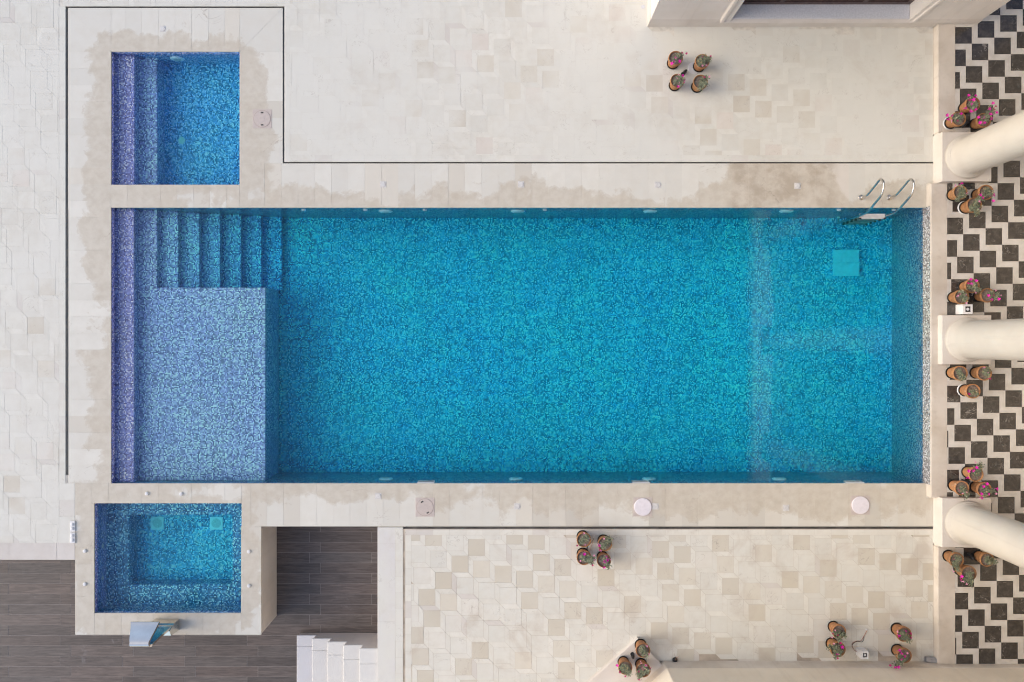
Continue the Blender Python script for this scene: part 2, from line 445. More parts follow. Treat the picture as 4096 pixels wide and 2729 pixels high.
plain('black_plastic', (0.018,0.018,0.020), 0.35)
plain('steel', (0.62,0.60,0.57), 0.2, 1.0, var=0.06, scale=30)
plain('polished_steel', (0.70,0.67,0.60), 0.16, 1.0, var=0.06, scale=5)
plain('white_grate', (0.9,0.82,0.92), 0.5, var=0.06)
plain('terracotta_bare', (0.45,0.20,0.08), 0.8, var=0.25, scale=20, bump=0.2)
plain('window_brown', (0.065,0.040,0.035), 0.4, var=0.15)
plain('sill_granite', (0.58,0.575,0.60), 0.55, var=0.1, scale=30)
plain('stem_green', (0.10,0.115,0.055), 0.7, var=0.3)
plain('dry_twig', (0.30,0.17,0.10), 0.8)
plain('grey_roll_plastic', (0.30,0.295,0.30), 0.5)
plain('red_wire', (0.36,0.16,0.10), 0.5)
plain('weathered_white', (0.57,0.555,0.53), 0.6, var=0.12)

t = NT('terracotta'); p = t.pos(); oi = t.n('ShaderNodeObjectInfo')
n1 = t.noise(p, 14, 5, 0.65)
c = t.mix(t.ramp(n1, 0.3, 0.7), (0.385,0.19,0.085), (0.26,0.13,0.065))
c = t.mix(t.ramp(t.noise(p, 7, 5, 0.7), 0.60, 0.72, 0.0, 0.55), c, (0.58,0.46,0.34))
c = t.mix(0.6, c, oi.outputs['Color'], 'MULTIPLY')
t.bsdf(c, 0.8, spec=0.2, normal=t.bump(n1, 0.2, 0.004)); M['terracotta'] = t.m
t = NT('dry_soil'); p = t.pos()
n1 = t.noise(p, 30, 5, 0.7)
c = t.mix(t.ramp(n1, 0.3, 0.7), (0.13,0.095,0.075), (0.30,0.235,0.195))
t.bsdf(c, 0.95, spec=0.1, normal=t.bump(n1, 0.6, 0.01)); M['dry_soil'] = t.m
t = NT('leaf'); p = t.pos()
n1 = t.n('ShaderNodeTexWhiteNoise'); n1.noise_dimensions = '3D'
gi = t.n('ShaderNodeNewGeometry')
cr = t.mix(gi.outputs['Random Per Island'], (0.095,0.120,0.075), (0.28,0.30,0.20))
cr = t.mix(t.ramp(gi.outputs['Random Per Island'], 0.90, 0.93), cr, (0.40,0.32,0.17))
t.bsdf(cr, 0.55, spec=0.35); M['leaf'] = t.m
def petal(name, a, b):
    t = NT(name); gi = t.n('ShaderNodeNewGeometry')
    c = t.mix(gi.outputs['Random Per Island'], a, b)
    t.bsdf(c, 0.55, spec=0.2); M[name] = t.m
petal('petal_magenta', (0.72,0.012,0.30), (0.62,0.03,0.42))
petal('petal_pale', (0.70,0.36,0.46), (0.62,0.26,0.42))
petal('petal_crimson', (0.50,0.01,0.13), (0.42,0.01,0.16))
t = NT('window_glass'); t.bsdf((0.05,0.12,0.15), 0.05, 0.0, 0.9, **{'Coat Weight': 0.6, 'Coat Roughness': 0.02}); M['window_glass'] = t.m

# ------------------------------------------------------------------ ground
m_ = 0.012
def grow(r, d): return (r[0]-d, r[1]-d, r[2]+d, r[3]+d)
cA = (-40.0, -40.0, P(300, 0)[0], P(0, 2240)[1])                    # sunken court: left part
cB = (P(300, 0)[0]-0.001, -40.0, P(1045, 0)[0], P(0, 2540)[1])       # south of the spa
cC = (P(1045, 0)[0]-0.001, -40.0, P(1510, 0)[0], P(0, 2108)[1])      # right of the spa
ground = struct(sheet([(-40,-40,40,40)], [grow(MAIN, .02), grow(PLUNGE, .02), grow(SPA, .02), cA, cB, cC], -0.03, 'ground', M['ground_stone']))

# ------------------------------------------------------------------ terraces
def palette_tile(warm):
    r = rnd.random()
    base = (0.630, 0.612, 0.540)
    k = rnd.uniform(0.955, 1.03)
    if warm > 0:
        if r < 0.28: base = (0.540, 0.490, 0.392)
        elif r < 0.45: base = (0.59, 0.545, 0.45)
        elif r < 0.60: base = (0.645, 0.615, 0.54)
    else:
        if r < 0.11: base = (0.555, 0.512, 0.425)
        elif r < 0.22: base = (0.595, 0.560, 0.475)
        elif r < 0.28: base = (0.625, 0.575, 0.505)
    return tuple(min(0.75, v*k) for v in base)
def palette_strip(warm):
    r = rnd.random(); k = rnd.uniform(0.96, 1.07)
    base = (0.645, 0.622, 0.545) if warm else (0.634, 0.616, 0.545)
    if r < 0.08: base = (0.57, 0.53, 0.475)
    return tuple(min(0.76, v*k) for v in base)

def cube_paving(parent, rects, anchor, s, tt, flip, z, mats, cols, names, gap=0.0026, th=0.004, limit=300, keepout=()):
    """oblique cube pattern: a square and two slanted strips per cell, each its own piece"""
    sg = -1 if flip else 1
    a = (s+tt, -tt*sg) ; b = (tt*sg, -(s+tt))
    pieces = []
    for ri, rc in enumerate(rects):
        n = int(max(rc[2]-rc[0], rc[3]-rc[1]) / s) + 40
        for i in range(-n, n):
            for j in range(-n, n):
                x = anchor[0] + i*a[0] + j*b[0]; y = anchor[1] + i*a[1] + j*b[1]
                if x < rc[0]-1.2 or x > rc[2]+1.2 or y < rc[1]-1.2 or y > rc[3]+1.2: continue
                sq = [(x,y-s),(x+s,y-s),(x+s,y),(x,y)]
                if not flip:
                    st1 = [(x+s,y),(x+s,y-s),(x+s+tt,y-s-tt),(x+s+tt,y-tt)]
                    st2 = [(x,y-s),(x+s,y-s),(x+s+tt,y-s-tt),(x+tt,y-s-tt)]
                else:
                    st1 = [(x+s,y),(x+s,y-s),(x+s+tt,y-s+tt),(x+s+tt,y+tt)]
                    st2 = [(x,y-s),(x+s,y-s),(x+s-tt,y-s-tt),(x-tt,y-s-tt)]
                for kd, pl in ((0, sq), (1, st1), (2, st2)):
                    q = clip(ccw(pl), *rc)
                    if len(q) < 3 or abs(area(q)) < 0.0016: continue
                    cxm = sum(v[0] for v in q)/len(q); cym = sum(v[1] for v in q)/len(q)
                    if any(k[0] < cxm < k[2] and k[1] < cym < k[3] for k in keepout): continue
                    full = abs(abs(area(q)) - abs(area(pl))) < 1e-5
                    pieces.append((kd, q, full, (x, y), cxm, cym))
    shared = {}
    for kd in (0, 1):
        grp = [p for p in pieces if (p[0] > 0) == bool(kd)]
        grp.sort(key=lambda p: (0 if (abs(p[4]) < 10.3 and abs(p[5]) < 6.9) else 1, -round(abs(area(p[1])), 3)))
        rest = grp[limit:]
        for p in grp[:limit]:
            dz = rnd.uniform(-0.0012, 0.0012)
            if p[2]:
                if p[0] not in shared:
                    q = inset([(v[0]-p[3][0], v[1]-p[3][1]) for v in p[1]], gap/2)
                    me = MB().prism(q, -th-0.008, 0.0, 0.0012).mesh(names[kd]); me.materials.append(mats[kd]); shared[p[0]] = me
                o = obj(names[kd], shared[p[0]], None, parent, cols[kd]()); o.location = (p[3][0], p[3][1], z+dz)
            else:
                q = inset([(v[0]-p[4], v[1]-p[5]) for v in p[1]], gap/2)
                o = MB().prism(q, -th-0.008, 0.0, 0.0012).build(names[kd], mats[kd], parent, color=cols[kd]()); o.location = (p[4], p[5], z+dz)
        if rest:
            m = MB()
            for p in rest: m.prism(inset(p[1], gap/2), z-th-0.008, z, 0.0012)
            o = m.build(names[kd], mats[kd], parent, color=cols[kd]()); o['kind'] = 'stuff'

def slabs(parent, x0, y0, x1, y1, joints, axis, name, mat, col, z=0.0, gap=0.0019, th=0.03):
    """a course of slabs over a plan rectangle (drawing units), cut at the given joints"""
    e = [v for v in sorted(joints) if (x0 if axis == 'x' else y0)+8 < v < (x1 if axis == 'x' else y1)-8]
    e = [x0 if axis == 'x' else y0] + e + [x1 if axis == 'x' else y1]
    for i in range(len(e)-1):
        r = rect_px(e[i], y0, e[i+1], y1, 0) if axis == 'x' else rect_px(x0, e[i], x1, e[i+1], 0)
        slab(parent, [(r[0],r[1]),(r[2],r[1]),(r[2],r[3]),(r[0],r[3])], name, mat, col, z, gap, th)
def slab(parent, poly, name, mat, col, z=0.0, gap=0.0026, th=0.03):
    poly = ccw(poly)
    cx_ = sum(v[0] for v in poly)/len(poly); cy_ = sum(v[1] for v in poly)/len(poly)
    q = inset([(v[0]-cx_, v[1]-cy_) for v in poly], gap/2)
    o = MB().prism(q, -th, 0.0, 0.002).build(name, mat, parent, color=col((cx_, cy_)) if callable(col) else col)
    o.location = (cx_, cy_, z + rnd.uniform(-0.001, 0.001)); return o
def rng(a, b, st):
    out = []; v = a
    while v < b: out.append(v); v += st
    return out
def back(a, st, lo, hi):
    k = math.floor((a-lo)/st); return rng(a-k*st, hi, st)

def coping_col(c):
    k = rnd.uniform(0.94, 1.04)
    b = [0.638, 0.616, 0.545]
    x, y = c
    if 4.35 < x < 6.6 and 2.6 < y < 3.6:                        # heavily stained run by the ladder
        f = rnd.choice([0.74, 0.84, 0.9]); b = [0.59*f/0.85, 0.545*f/0.85, 0.48*f/0.85]
    elif y < -2.8 and x > -2.2 and rnd.random() < 0.55:
        f = rnd.uniform(0.82, 0.97); b = [0.64*f, 0.60*f, 0.515*f]
    elif rnd.random() < 0.12:
        b = [0.60, 0.562, 0.48]
    return tuple(v*k for v in b)

TS, TT = 0.332, 0.1035
zb = -0.0024
# upper terrace
X_KERB = 8.428
up_main = rect_px(1160, -150, 3732, 621); up_main = (up_main[0], up_main[1], X_KERB-0.002, up_main[3])
up_top = rect_px(250, -150, 1160, 24)
BAY = (2.705, 6.2825, 9.22, 30.0)
upper = struct(sheet([rect_px(250, -160, 3733, 648)], [rect_px(262, 26, 1137, 700), (2.75, 6.33, 9.1, 30)], zb, 'upper_terrace', M['mortar']))
cube_paving(upper, [up_main, up_top], P(1473, 118.4), TS, TT, False, 0.0, (M['terrace_limestone_pale'],)*2,
            (lambda: palette_tile(0), lambda: palette_strip(0)), ('paving_tile', 'paving_strip'), gap=0.0018, keepout=[BAY])
slabs(upper, 1160, 621, 3733, 648, back(1526, 66.7, 1160, 3733), 'x', 'border_slab', M['terrace_limestone_pale'], lambda c: palette_strip(0))
slabs(upper, 1140, 24, 1160, 648, back(50, 66.7, 24, 648), 'y', 'border_slab', M['terrace_limestone_pale'], lambda c: palette_strip(0))
# left terrace
lf = rect_px(-150, -150, 236, 2172)
left = struct(sheet([rect_px(-160, -160, 262, 1934), rect_px(-160, 1900, 299, 2240)], [], zb-0.0015, 'left_terrace', M['mortar']))
cube_paving(left, [(lf[0], lf[1], lf[2], P(0, -150)[1])], P(125.5, 1683.7), TS, TT, False, 0.0, (M['terrace_limestone_pale'],)*2,
            (lambda: palette_tile(0), lambda: palette_strip(0)), ('paving_tile', 'paving_strip'), gap=0.0018)
slabs(left, 236, 26, 262, 1934, back(870, 66.3, 26, 1934), 'y', 'border_slab', M['terrace_limestone_pale'], lambda c: palette_strip(0))
slabs(left, 236, 1934, 299, 2172, back(1934, 66.3, 1934, 2172), 'y', 'border_slab', M['terrace_limestone_pale'], lambda c: palette_strip(0))
slabs(left, -160, 2172, 299, 2240, back(226, 190, -160, 299), 'x', 'border_slab', M['plinth_stone'], lambda c: palette_strip(0))
# lower terrace
lw = rect_px(1645, 2141, 3732, 2850); lw = (lw[0], lw[1], X_KERB-0.002, lw[3])
lower = struct(sheet([rect_px(1510, 2116, 3733, 2860)], [(3.1, -30, 30, -6.43)], zb-0.0008, 'lower_terrace', M['stained_mortar']))
cube_paving(lower, [lw], P(2609.7, 2165.9), 0.331, 0.1005, False, 0.0, (M['terrace_limestone_worn'],)*2,
            (lambda: palette_tile(1), lambda: palette_strip(1)), ('paving_tile', 'paving_strip'), gap=0.0036, keepout=[(3.05, -30, 30, -6.42)])
slabs(lower, 1621, 2118, 3733, 2141, back(1665.5, 66.4, 1621, 3733), 'x', 'border_slab', M['terrace_limestone_worn'], lambda c: palette_strip(1))
slabs(lower, 1621, 2141, 1645, 2850, back(2141, 66.4, 2141, 2850), 'y', 'border_slab', M['terrace_limestone_worn'], lambda c: palette_strip(1))
slabs(lower, 1581, 2110, 1612, 2850, back(2176, 65, 2110, 2850), 'y', 'border_slab', M['terrace_limestone_pale'], lambda c: palette_strip(0))
slabs(lower, 1510, 2110, 1581, 2850, back(2176, 310, 2110, 2850), 'y', 'border_slab', M['terrace_limestone_pale'], lambda c: (0.62,0.60,0.575))

# ------------------------------------------------------------------ coping round the pools
surround = struct(sheet([rect_px(272, 32, 1131, 840), rect_px(275, 654, 3732, 2106), rect_px(301, 1934, 1044, 2539)],
                        [grow(MAIN, .012), grow(PLUNGE, .012), grow(SPA, .012)], zb-0.0012, 'pool_surround', M['mortar']))
CM = M['coping_limestone']
def cs(x0, y0, x1, y1, joints, axis): slabs(surround, x0, y0, x1, y1, joints, axis, 'coping_slab', CM, coping_col)
cs(444, 32, 958, 207, back(434+66.5, 66.5, 444, 958), 'x')
cs(274, 207, 444, 1934, back(870, 66.2, 207, 1934), 'y')
cs(958, 207, 1131, 654, back(273, 66.2, 207, 654), 'y')
for tri in ([(272,32),(444,32),(444,207)], [(272,32),(444,207),(272,207)], [(1131,32),(958,207),(958,32)], [(1131,32),(1131,207),(958,207)]):
    slab(surround, [P(*v) for v in tri], 'coping_slab', CM, coping_col)
cs(444, 739, 958, 831, back(510, 66, 444, 958), 'x')
cs(958, 654, 3704, 831, back(1526, 66.75, 958, 3704), 'x')
cs(3704, 654, 3732, 733, [], 'x')
cs(300, 1934, 966, 2014, back(434, 66.4, 300, 966), 'x')
cs(966, 1934, 3704, 2106, back(1599, 66.4, 966, 3704), 'x')
cs(3704, 1992, 3732, 2106, [], 'x')
cs(300, 2014, 377, 2453, back(2126, 65, 2014, 2453), 'y')
cs(964, 2106, 1045, 2453, back(2171, 65, 2106, 2453), 'y')
cs(377, 2453, 964, 2540, back(420+65, 65.2, 377, 964), 'x')
for tri in ([(300,2453),(377,2453),(300,2540)], [(377,2453),(377,2540),(300,2540)], [(964,2453),(1045,2540),(964,2540)], [(964,2453),(1045,2453),(1045,2540)]):
    slab(surround, [P(*v) for v in tri], 'coping_slab', CM, coping_col)

# slot drains: narrow black channels between coping and terrace
def drain(rects, label):
    m = MB()
    for r in rects:
        x0, y0, x1, y1 = rect_px(*r)
        m.quad((x0,y0,-0.011),(x1,y0,-0.011),(x1,y1,-0.011),(x0,y1,-0.011))
        m.box(x0, x1, y0, y0+0.002, -0.011, -0.002); m.box(x0, x1, y1-0.002, y1, -0.011, -0.002)
        m.box(x0, x0+0.002, y0, y1, -0.0112, -0.0022); m.box(x1-0.002, x1, y0, y1, -0.0112, -0.0022)
    o = m.build('slot_drain', M['drain_slot_black']); tag(o, label, 'drain', 'slot drains'); return o
drain([(262, 27.6, 1137, 30.8), (1133.6, 30.8, 1137, 649.6), (1133.6, 649.6, 3732, 652.8)], 'thin black slot drain stepping round the small pool and along the upper coping')
drain([(266.2, 31, 269.2, 1932)], 'straight thin black slot drain along the left terrace edge')
drain([(1614, 2108.5, 3732, 2115), (1614, 2115, 1620, 2850)], 'thin black slot drain with a corner along the lower terrace')

# ------------------------------------------------------------------ main pool
pool = thing('swimming_pool', (0, 0, 0), 'long rectangular blue mosaic swimming pool with corner steps and a shallow shelf', 'pool')
BM, VM, GM, SM = M['blue_glass_mosaic'], M['violet_glass_mosaic'], M['grey_glass_mosaic'], M['spa_glass_mosaic']
DM = M['shaded_blue_glass_mosaic']
e_ = 0.010
x0, y0, x1, y1 = grow(MAIN, e_); x1 = 8.287
ZF0, ZF1 = -1.55, -1.72
z1s = -0.165; zs = [z1s] + [-0.415 - 0.165*k for k in range(7)]
edges = [P(538, 1000, -0.18)[0]] + [U(pxx, 1000, zz)[0] for pxx, zz in zip((627,712,797,880,963,1045,1126), zs[1:])]
ys_st = U(900, 1151, -0.415)[1]; x_sh = U(1061, 1500, -0.415)[0]
MB().quad((x0,y0,ZF0),(x1,y0,ZF1),(x1,y1,ZF1),(x0,y1,ZF0)).build('pool_floor', BM, pool)
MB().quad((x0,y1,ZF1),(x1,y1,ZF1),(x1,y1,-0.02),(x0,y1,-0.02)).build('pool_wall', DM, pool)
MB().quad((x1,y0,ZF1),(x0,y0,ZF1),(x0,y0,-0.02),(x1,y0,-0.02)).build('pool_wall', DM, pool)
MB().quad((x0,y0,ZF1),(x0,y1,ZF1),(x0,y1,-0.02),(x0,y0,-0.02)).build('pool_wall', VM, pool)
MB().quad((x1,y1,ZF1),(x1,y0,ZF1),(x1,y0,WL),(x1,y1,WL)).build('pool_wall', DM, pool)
o = MB().quad((x1,y1,WL),(x1,y0,WL),(x1,y0,PZ-0.03),(x1,y1,PZ-0.03)).build('waterline_band', GM, pool); o['label'] = 'dry grey and white mosaic band above the water'
MB().cbox(x0, edges[0], y0, y1, -0.6, zs[0], 0.004).build('step', VM, pool)['label'] = 'violet top step running the full pool width'
for k in range(1, 8):
    MB().cbox(edges[k-1], edges[k], ys_st, y1, ZF0, zs[k], 0.004).build('step', M['periwinkle_glass_mosaic'] if k < 7 else M['plunge_glass_mosaic'], pool)
o = MB().cbox(edges[0], x_sh, y0, ys_st, ZF0, zs[1]+0.001, 0.004).build('sun_shelf', M['periwinkle_glass_mosaic'], pool); o['label'] = 'wide shallow mosaic shelf'

def disc_on_wall(parent, x, z, wall_y, face, r, name, mat, lens=True):
    m = MB(); prof = [(r, 0.0), (r, 0.012), (r*0.86, 0.026), (r*0.62, 0.028)]
    m.lathe(prof, 20, cap=True)
    o = m.build(name, mat, parent); smooth_by_angle(o, 30)
    o.location = (x, wall_y, z); o.rotation_euler = (R(90) if face < 0 else R(-90), 0, 0)
    if lens:
        l = MB().lathe([(r*0.55, 0.0), (r*0.55, 0.033), (r*0.3, 0.038)], 18).build('lens', M['sill_granite'], o)
    return o
for pxx in (1546, 2071, 2597, 3137): disc_on_wall(pool, P(pxx, 0, -0.5)[0]*1.0, -0.50, y1, -1, 0.145, 'pool_light', M['bluish_white_plastic'])
for pxx in (1546, 2063, 2594, 3112): disc_on_wall(pool, P(pxx, 0, -0.5)[0]*1.0, -0.56, y0, 1, 0.145, 'pool_light', M['bluish_white_plastic'])
for pxx in (1218, 1464, 1701, 2179, 3350, 3568): disc_on_wall(pool, P(pxx, 0, -0.3)[0], -0.29, y1, -1, 0.045, 'return_inlet', M['bluish_white_plastic'], False)
for pxx in (1703, 2565, 3420):
    xx = P(pxx, 0, -0.05)[0]
    m = MB(); m.box(xx-0.17, xx+0.17, y0-0.12, y0+0.020, -0.035, -0.015); m.box(xx-0.17, xx+0.17, y0-0.12, y0+0.028, -0.20, -0.18)
    m.box(xx-0.17, xx-0.145, y0-0.12, y0+0.020, -0.18, -0.035); m.box(xx+0.145, xx+0.17, y0-0.12, y0+0.020, -0.18, -0.035)
    o = m.build('skimmer', M['white_plastic'], pool)
    MB().box(xx-0.143, xx+0.143, y0+0.002, y0+0.006, -0.178, -0.037).build('skimmer_mouth', M['weathered_white'], o)
# floor grate, four panels of slats
ga = U(3331.4, 1105, -1.64); gb = U(3436.6, 998.5, -1.64)
gw, gh = (gb[0]-ga[0])/2, (gb[1]-ga[1])/2
for i in range(2):
    for j in range(2):
        gx, gy = ga[0]+i*gw, ga[1]+j*gh; m = MB(); zt = -1.62
        m.box(gx+.004, gx+gw-.004, gy+.004, gy+gh-.004, zt-0.05, zt-0.014)
        for k in range(7):
            yy = gy+0.006+(gh-0.020)*k/6; m.box(gx+.004, gx+gw-.004, yy, yy+0.010, zt-0.014, zt)
        for k in range(13):
            xx = gx+0.006+(gw-0.018)*k/12; m.box(xx, xx+0.008, gy+.004, gy+gh-.004, zt-0.014, zt-0.001)
        m.build('floor_grate', M['white_grate'], pool)

def water_body(name, r, zlow, mat, label):
    g = grow(r, 0.05)
    o = MB().box(g[0], g[2] if r is not MAIN else 8.33, g[1], g[3], zlow, WL).build(name, mat)
    o['kind'] = 'structure'; o['label'] = label; return o
water_body('pool_water', MAIN, -1.9, M['still_water'], 'still clear water of the long pool')

# ------------------------------------------------------------------ plunge pool
pl = thing('plunge_pool', (0, 0, 0), 'small square rippling blue mosaic pool with two steps on its left side', 'pool')
x0, y0, x1, y1 = grow(PLUNGE, e_); zf = -0.86
MB().quad((x0,y0,zf),(x1,y0,zf),(x1,y1,zf),(x0,y1,zf)).build('pool_floor', M['plunge_glass_mosaic'], pl)
MB().quad((x0,y1,zf),(x1,y1,zf),(x1,y1,-0.02),(x0,y1,-0.02)).build('pool_wall', M['plunge_glass_mosaic'], pl)
MB().quad((x1,y0,zf),(x0,y0,zf),(x0,y0,-0.02),(x1,y0,-0.02)).build('pool_wall', M['plunge_glass_mosaic'], pl)
MB().quad((x0,y0,zf),(x0,y1,zf),(x0,y1,-0.02),(x0,y0,-0.02)).build('pool_wall', VM, pl)
MB().quad((x1,y1,zf),(x1,y0,zf),(x1,y0,-0.02),(x1,y1,-0.02)).build('pool_wall', M['plunge_glass_mosaic'], pl)
px1 = P(539, 400, -0.17)[0]; px2 = U(628, 400, -0.42)[0]
MB().cbox(x0, px1, y0, y1, zf, -0.165, 0.004).build('step', VM, pl)
MB().cbox(px1, px2, y0, y1, zf, -0.42, 0.004).build('step', M['periwinkle_glass_mosaic'], pl)
disc_on_wall(pl, P(714, 0, -0.4)[0], -0.46, y1, -1, 0.145, 'pool_light', M['bluish_white_plastic'])
fx, fy = U(727, 562, zf); MB().lathe([(0.075, zf), (0.075, zf+0.012), (0.05, zf+0.016)], 18, (fx, fy)).build('floor_drain', M['white_plastic'], pl)
water_body('plunge_pool_water', PLUNGE, -1.2, M['rippled_water'], 'rippled clear water of the small square pool')

# ------------------------------------------------------------------ spa
spa = thing('raised_spa', (0, 0, 0), 'raised stone spa tub lined with dark blue mosaic and inner benches', 'spa')
x0, y0, x1, y1 = grow(SPA, e_); zb_, zp = -0.56, -1.0
bx0 = U(515, 2200, zb_)[0]; bx1 = U(930, 2200, zb_)[0]; by1 = U(700, 2058.6, zb_)[1]; by0 = U(700, 2339, zb_)[1]
MB().quad((bx0,by0,zp),(bx1,by0,zp),(bx1,by1,zp),(bx0,by1,zp)).build('tub_floor', BM, spa)
for a, b in (((x0,y1),(x1,y1)), ((x1,y0),(x0,y0)), ((x0,y0),(x0,y1)), ((x1,y1),(x1,y0))):
    MB().quad((a[0],a[1],zb_-0.3),(b[0],b[1],zb_-0.3),(b[0],b[1],-0.02),(a[0],a[1],-0.02)).build('tub_wall', SM if a[0] != b[0] or a[0] > -7 else VM, spa)
MB().cbox(x0, bx0, y0, y1, zp-.02, zb_, 0.004).build('bench', SM, spa)
MB().cbox(bx1, x1, y0, y1, zp-.02, zb_, 0.004).build('bench', SM, spa)
MB().cbox(bx0, bx1, by1, y1, zp-.02, zb_, 0.004).build('bench', SM, spa)
MB().cbox(bx0, bx1, y0, by0, zp-.02, zb_, 0.004).build('bench', SM, spa)
for pxx in (630.5, 866.5):
    gx, gy = U(pxx, 2093, zp); m = MB(); m.cbox(gx-.135, gx+.135, gy-.135, gy+.135, zp-.001, zp+0.02, 0.006)
    o = m.build('drain_plate', M['bluish_white_plastic'], spa)
    m = MB()
    for k in range(-6, 7):
        hw = math.sqrt(max(0, 0.1**2 - (k*0.0155)**2)); m.box(gx+k*0.0155-.0045, gx+k*0.0155+.0045, gy-hw, gy+hw, zp+0.0195, zp+0.023)
    m.build('grille', M['sill_granite'], o)
for a, b in ((1305,376),(1515,376),(1139,446),(1684,460),(1145,692),(1312,692),(1518,695),(1677,705)):
    gx, gy = U(a/1.8917, 1900+b/1.8917, zp); MB().lathe([(0.034,zp),(0.034,zp+0.012),(0.020,zp+0.02),(0.010,zp+0.02)], 14, (gx,gy)).build('floor_jet', M['bluish_white_plastic'], spa)
for yy in (2183, 2310):
    o = MB().lathe([(0.04,0),(0.04,0.012),(0.025,0.02),(0.012,0.02)], 14).build('wall_jet', M['sill_granite'], spa); o.location = (x0, P(0,yy,-0.3)[1], -0.36); o.rotation_euler = (0, R(90), 0)
for a, b in ((588,1974.5),(725,1975.6),(340,2204),(340,2336),(996,2206),(996,2343)):
    gx, gy = P(a, b); o = MB().lathe([(0.036,0.0005),(0.036,0.018),(0.030,0.026),(0.016,0.027),(0.014,0.031)], 16, (gx,gy)).build('air_button', M['white_plastic'], spa)
sx0, sy0, sx1, sy1 = P(302,0)[0], P(0,2538)[1], P(1043,0)[0], P(0,2108)[1]
MB().box(sx1-0.03, sx1, sy0, sy1, CZ, -0.031).build('side_panel', M['side_panel_stone'], spa)
MB().box(sx0, sx1-0.03, sy0, sy0+0.03, CZ, -0.031).build('side_panel', M['side_panel_stone'], spa)
MB().box(sx0, sx0+0.03, sy0+0.03, P(0,2236)[1], CZ, -0.031).build('side_panel', M['side_panel_stone'], spa)
water_body('spa_water', SPA, -1.3, M['bubbling_water'], 'bubbling clear water of the raised spa')

# ------------------------------------------------------------------ sunken timber court
court = struct(sheet([(-16, -16, P(1600,0)[0], P(0,2050)[1])], [grow(SPA, .02)], CZ-0.0025, 'sunken_court', M['plank_grout']))
PL = 1.332; PWD = 0.2213
ax = P(240, 0, CZ)[0]; bxx = P(283.5, 0, CZ)[0]; ay = P(0, 2293.8, CZ)[1]
row = -7
plank_me = MB().prism([(0.0022,0.0022),(PL-0.0022,0.0022),(PL-0.0022,PWD-0.0022),(0.0022,PWD-0.0022)], -0.02, 0.0, 0.001).mesh('floor_plank'); plank_me.materials.append(M['dark_timber_plank'])
for row in range(-6, 13):
    ytop = ay - row*PWD; off = ax if row % 2 == 0 else bxx
    for k in range(-4, 8):
        xx = off + k*PL
        if xx > P(1515,0)[0] or xx + PL < -11.2: continue
        if ytop - PWD > P(0,2108,0)[1] + 0.1: continue
        if xx > P(300,0)[0]-0.9 and xx + PL < P(1045,0)[0]+0.9 and ytop - PWD > P(0,2538)[1]:
            xa, xb = max(xx, P(1045,0)[0]-0.05), min(xx+PL, P(300,0)[0]+0.03)
            for a_, b_ in ((xx, xb), (xa, xx+PL)):
                if b_ - a_ > 0.03:
                    o = MB().prism([(a_+.0022, ytop-PWD+.0022), (b_-.0022, ytop-PWD+.0022), (b_-.0022, ytop-.0022), (a_+.0022, ytop-.0022)], CZ-.02, CZ, .001).build('floor_plank', M['dark_timber_plank'], court, color=(1,1,1))
            continue
        if xx + PL < P(300,0)[0] and ytop - PWD > P(0,2236)[1]: continue
        v = rnd.uniform(0.78, 1.15); tint = rnd.uniform(-0.04, 0.05)
        o = obj('floor_plank', plank_me, None, court, (v*(1+tint), v, v*(1-tint*0.5))); o.location = (xx, ytop-PWD, CZ+rnd.uniform(-0.0008,0.0008))
MB().box(P(1045,0)[0], P(1510,0)[0], P(0,2106)[1], P(0,2106)[1]+0.04, CZ, -0.031).build('retaining_wall', M['side_panel_stone'], court)
MB().box(P(1512,0)[0], P(1512,0)[0]+0.04, -9.0, P(0,2108)[1], CZ, -0.031).build('retaining_wall', M['side_panel_stone'], court)
MB().box(-16, P(299,0)[0], P(0,2238)[1], P(0,2238)[1]+0.04, CZ, -0.031).build('retaining_wall', M['side_panel_stone'], court)

# stair from the court up to the lower terrace
stair = thing('stone_stair', (-3.6, -7.0, CZ), 'flight of five white stone steps rising from the dark timber floor', 'stair')
sxs = [-4.539, -4.166, -3.805, -3.441, -3.0745, P(1512,0)[0]]
for k in range(5):
    zt = CZ + 0.155*(k+1)
    xe = sxs[k+1] + 0.03 if k < 4 else sxs[5]
    a = 6.235
    for q, (ya, yb) in enumerate(((-a, -a-0.22-0.02*k), (-a-0.22-0.02*k, -a-1.5), (-a-1.5, -9.0))):
        o = MB().cbox(sxs[k]-0.012, xe, yb+0.001, ya-0.001 if q else ya+0.012, zt-0.03, zt, 0.010).build('tread', M['tread_limestone'], stair, color=((0.55,0.55,0.565),(0.60,0.59,0.565),(0.635,0.62,0.58),(0.61,0.595,0.555),(0.64,0.63,0.59))[k]); o.location = (3.6, 7.0, -CZ)
    o = MB().box(sxs[k]+0.008, sxs[5], -9.0, -a, CZ+0.155*k-0.03*(k > 0), zt-0.03).build('riser', M['side_panel_stone'], stair); o.location = (3.6, 7.0, -CZ)

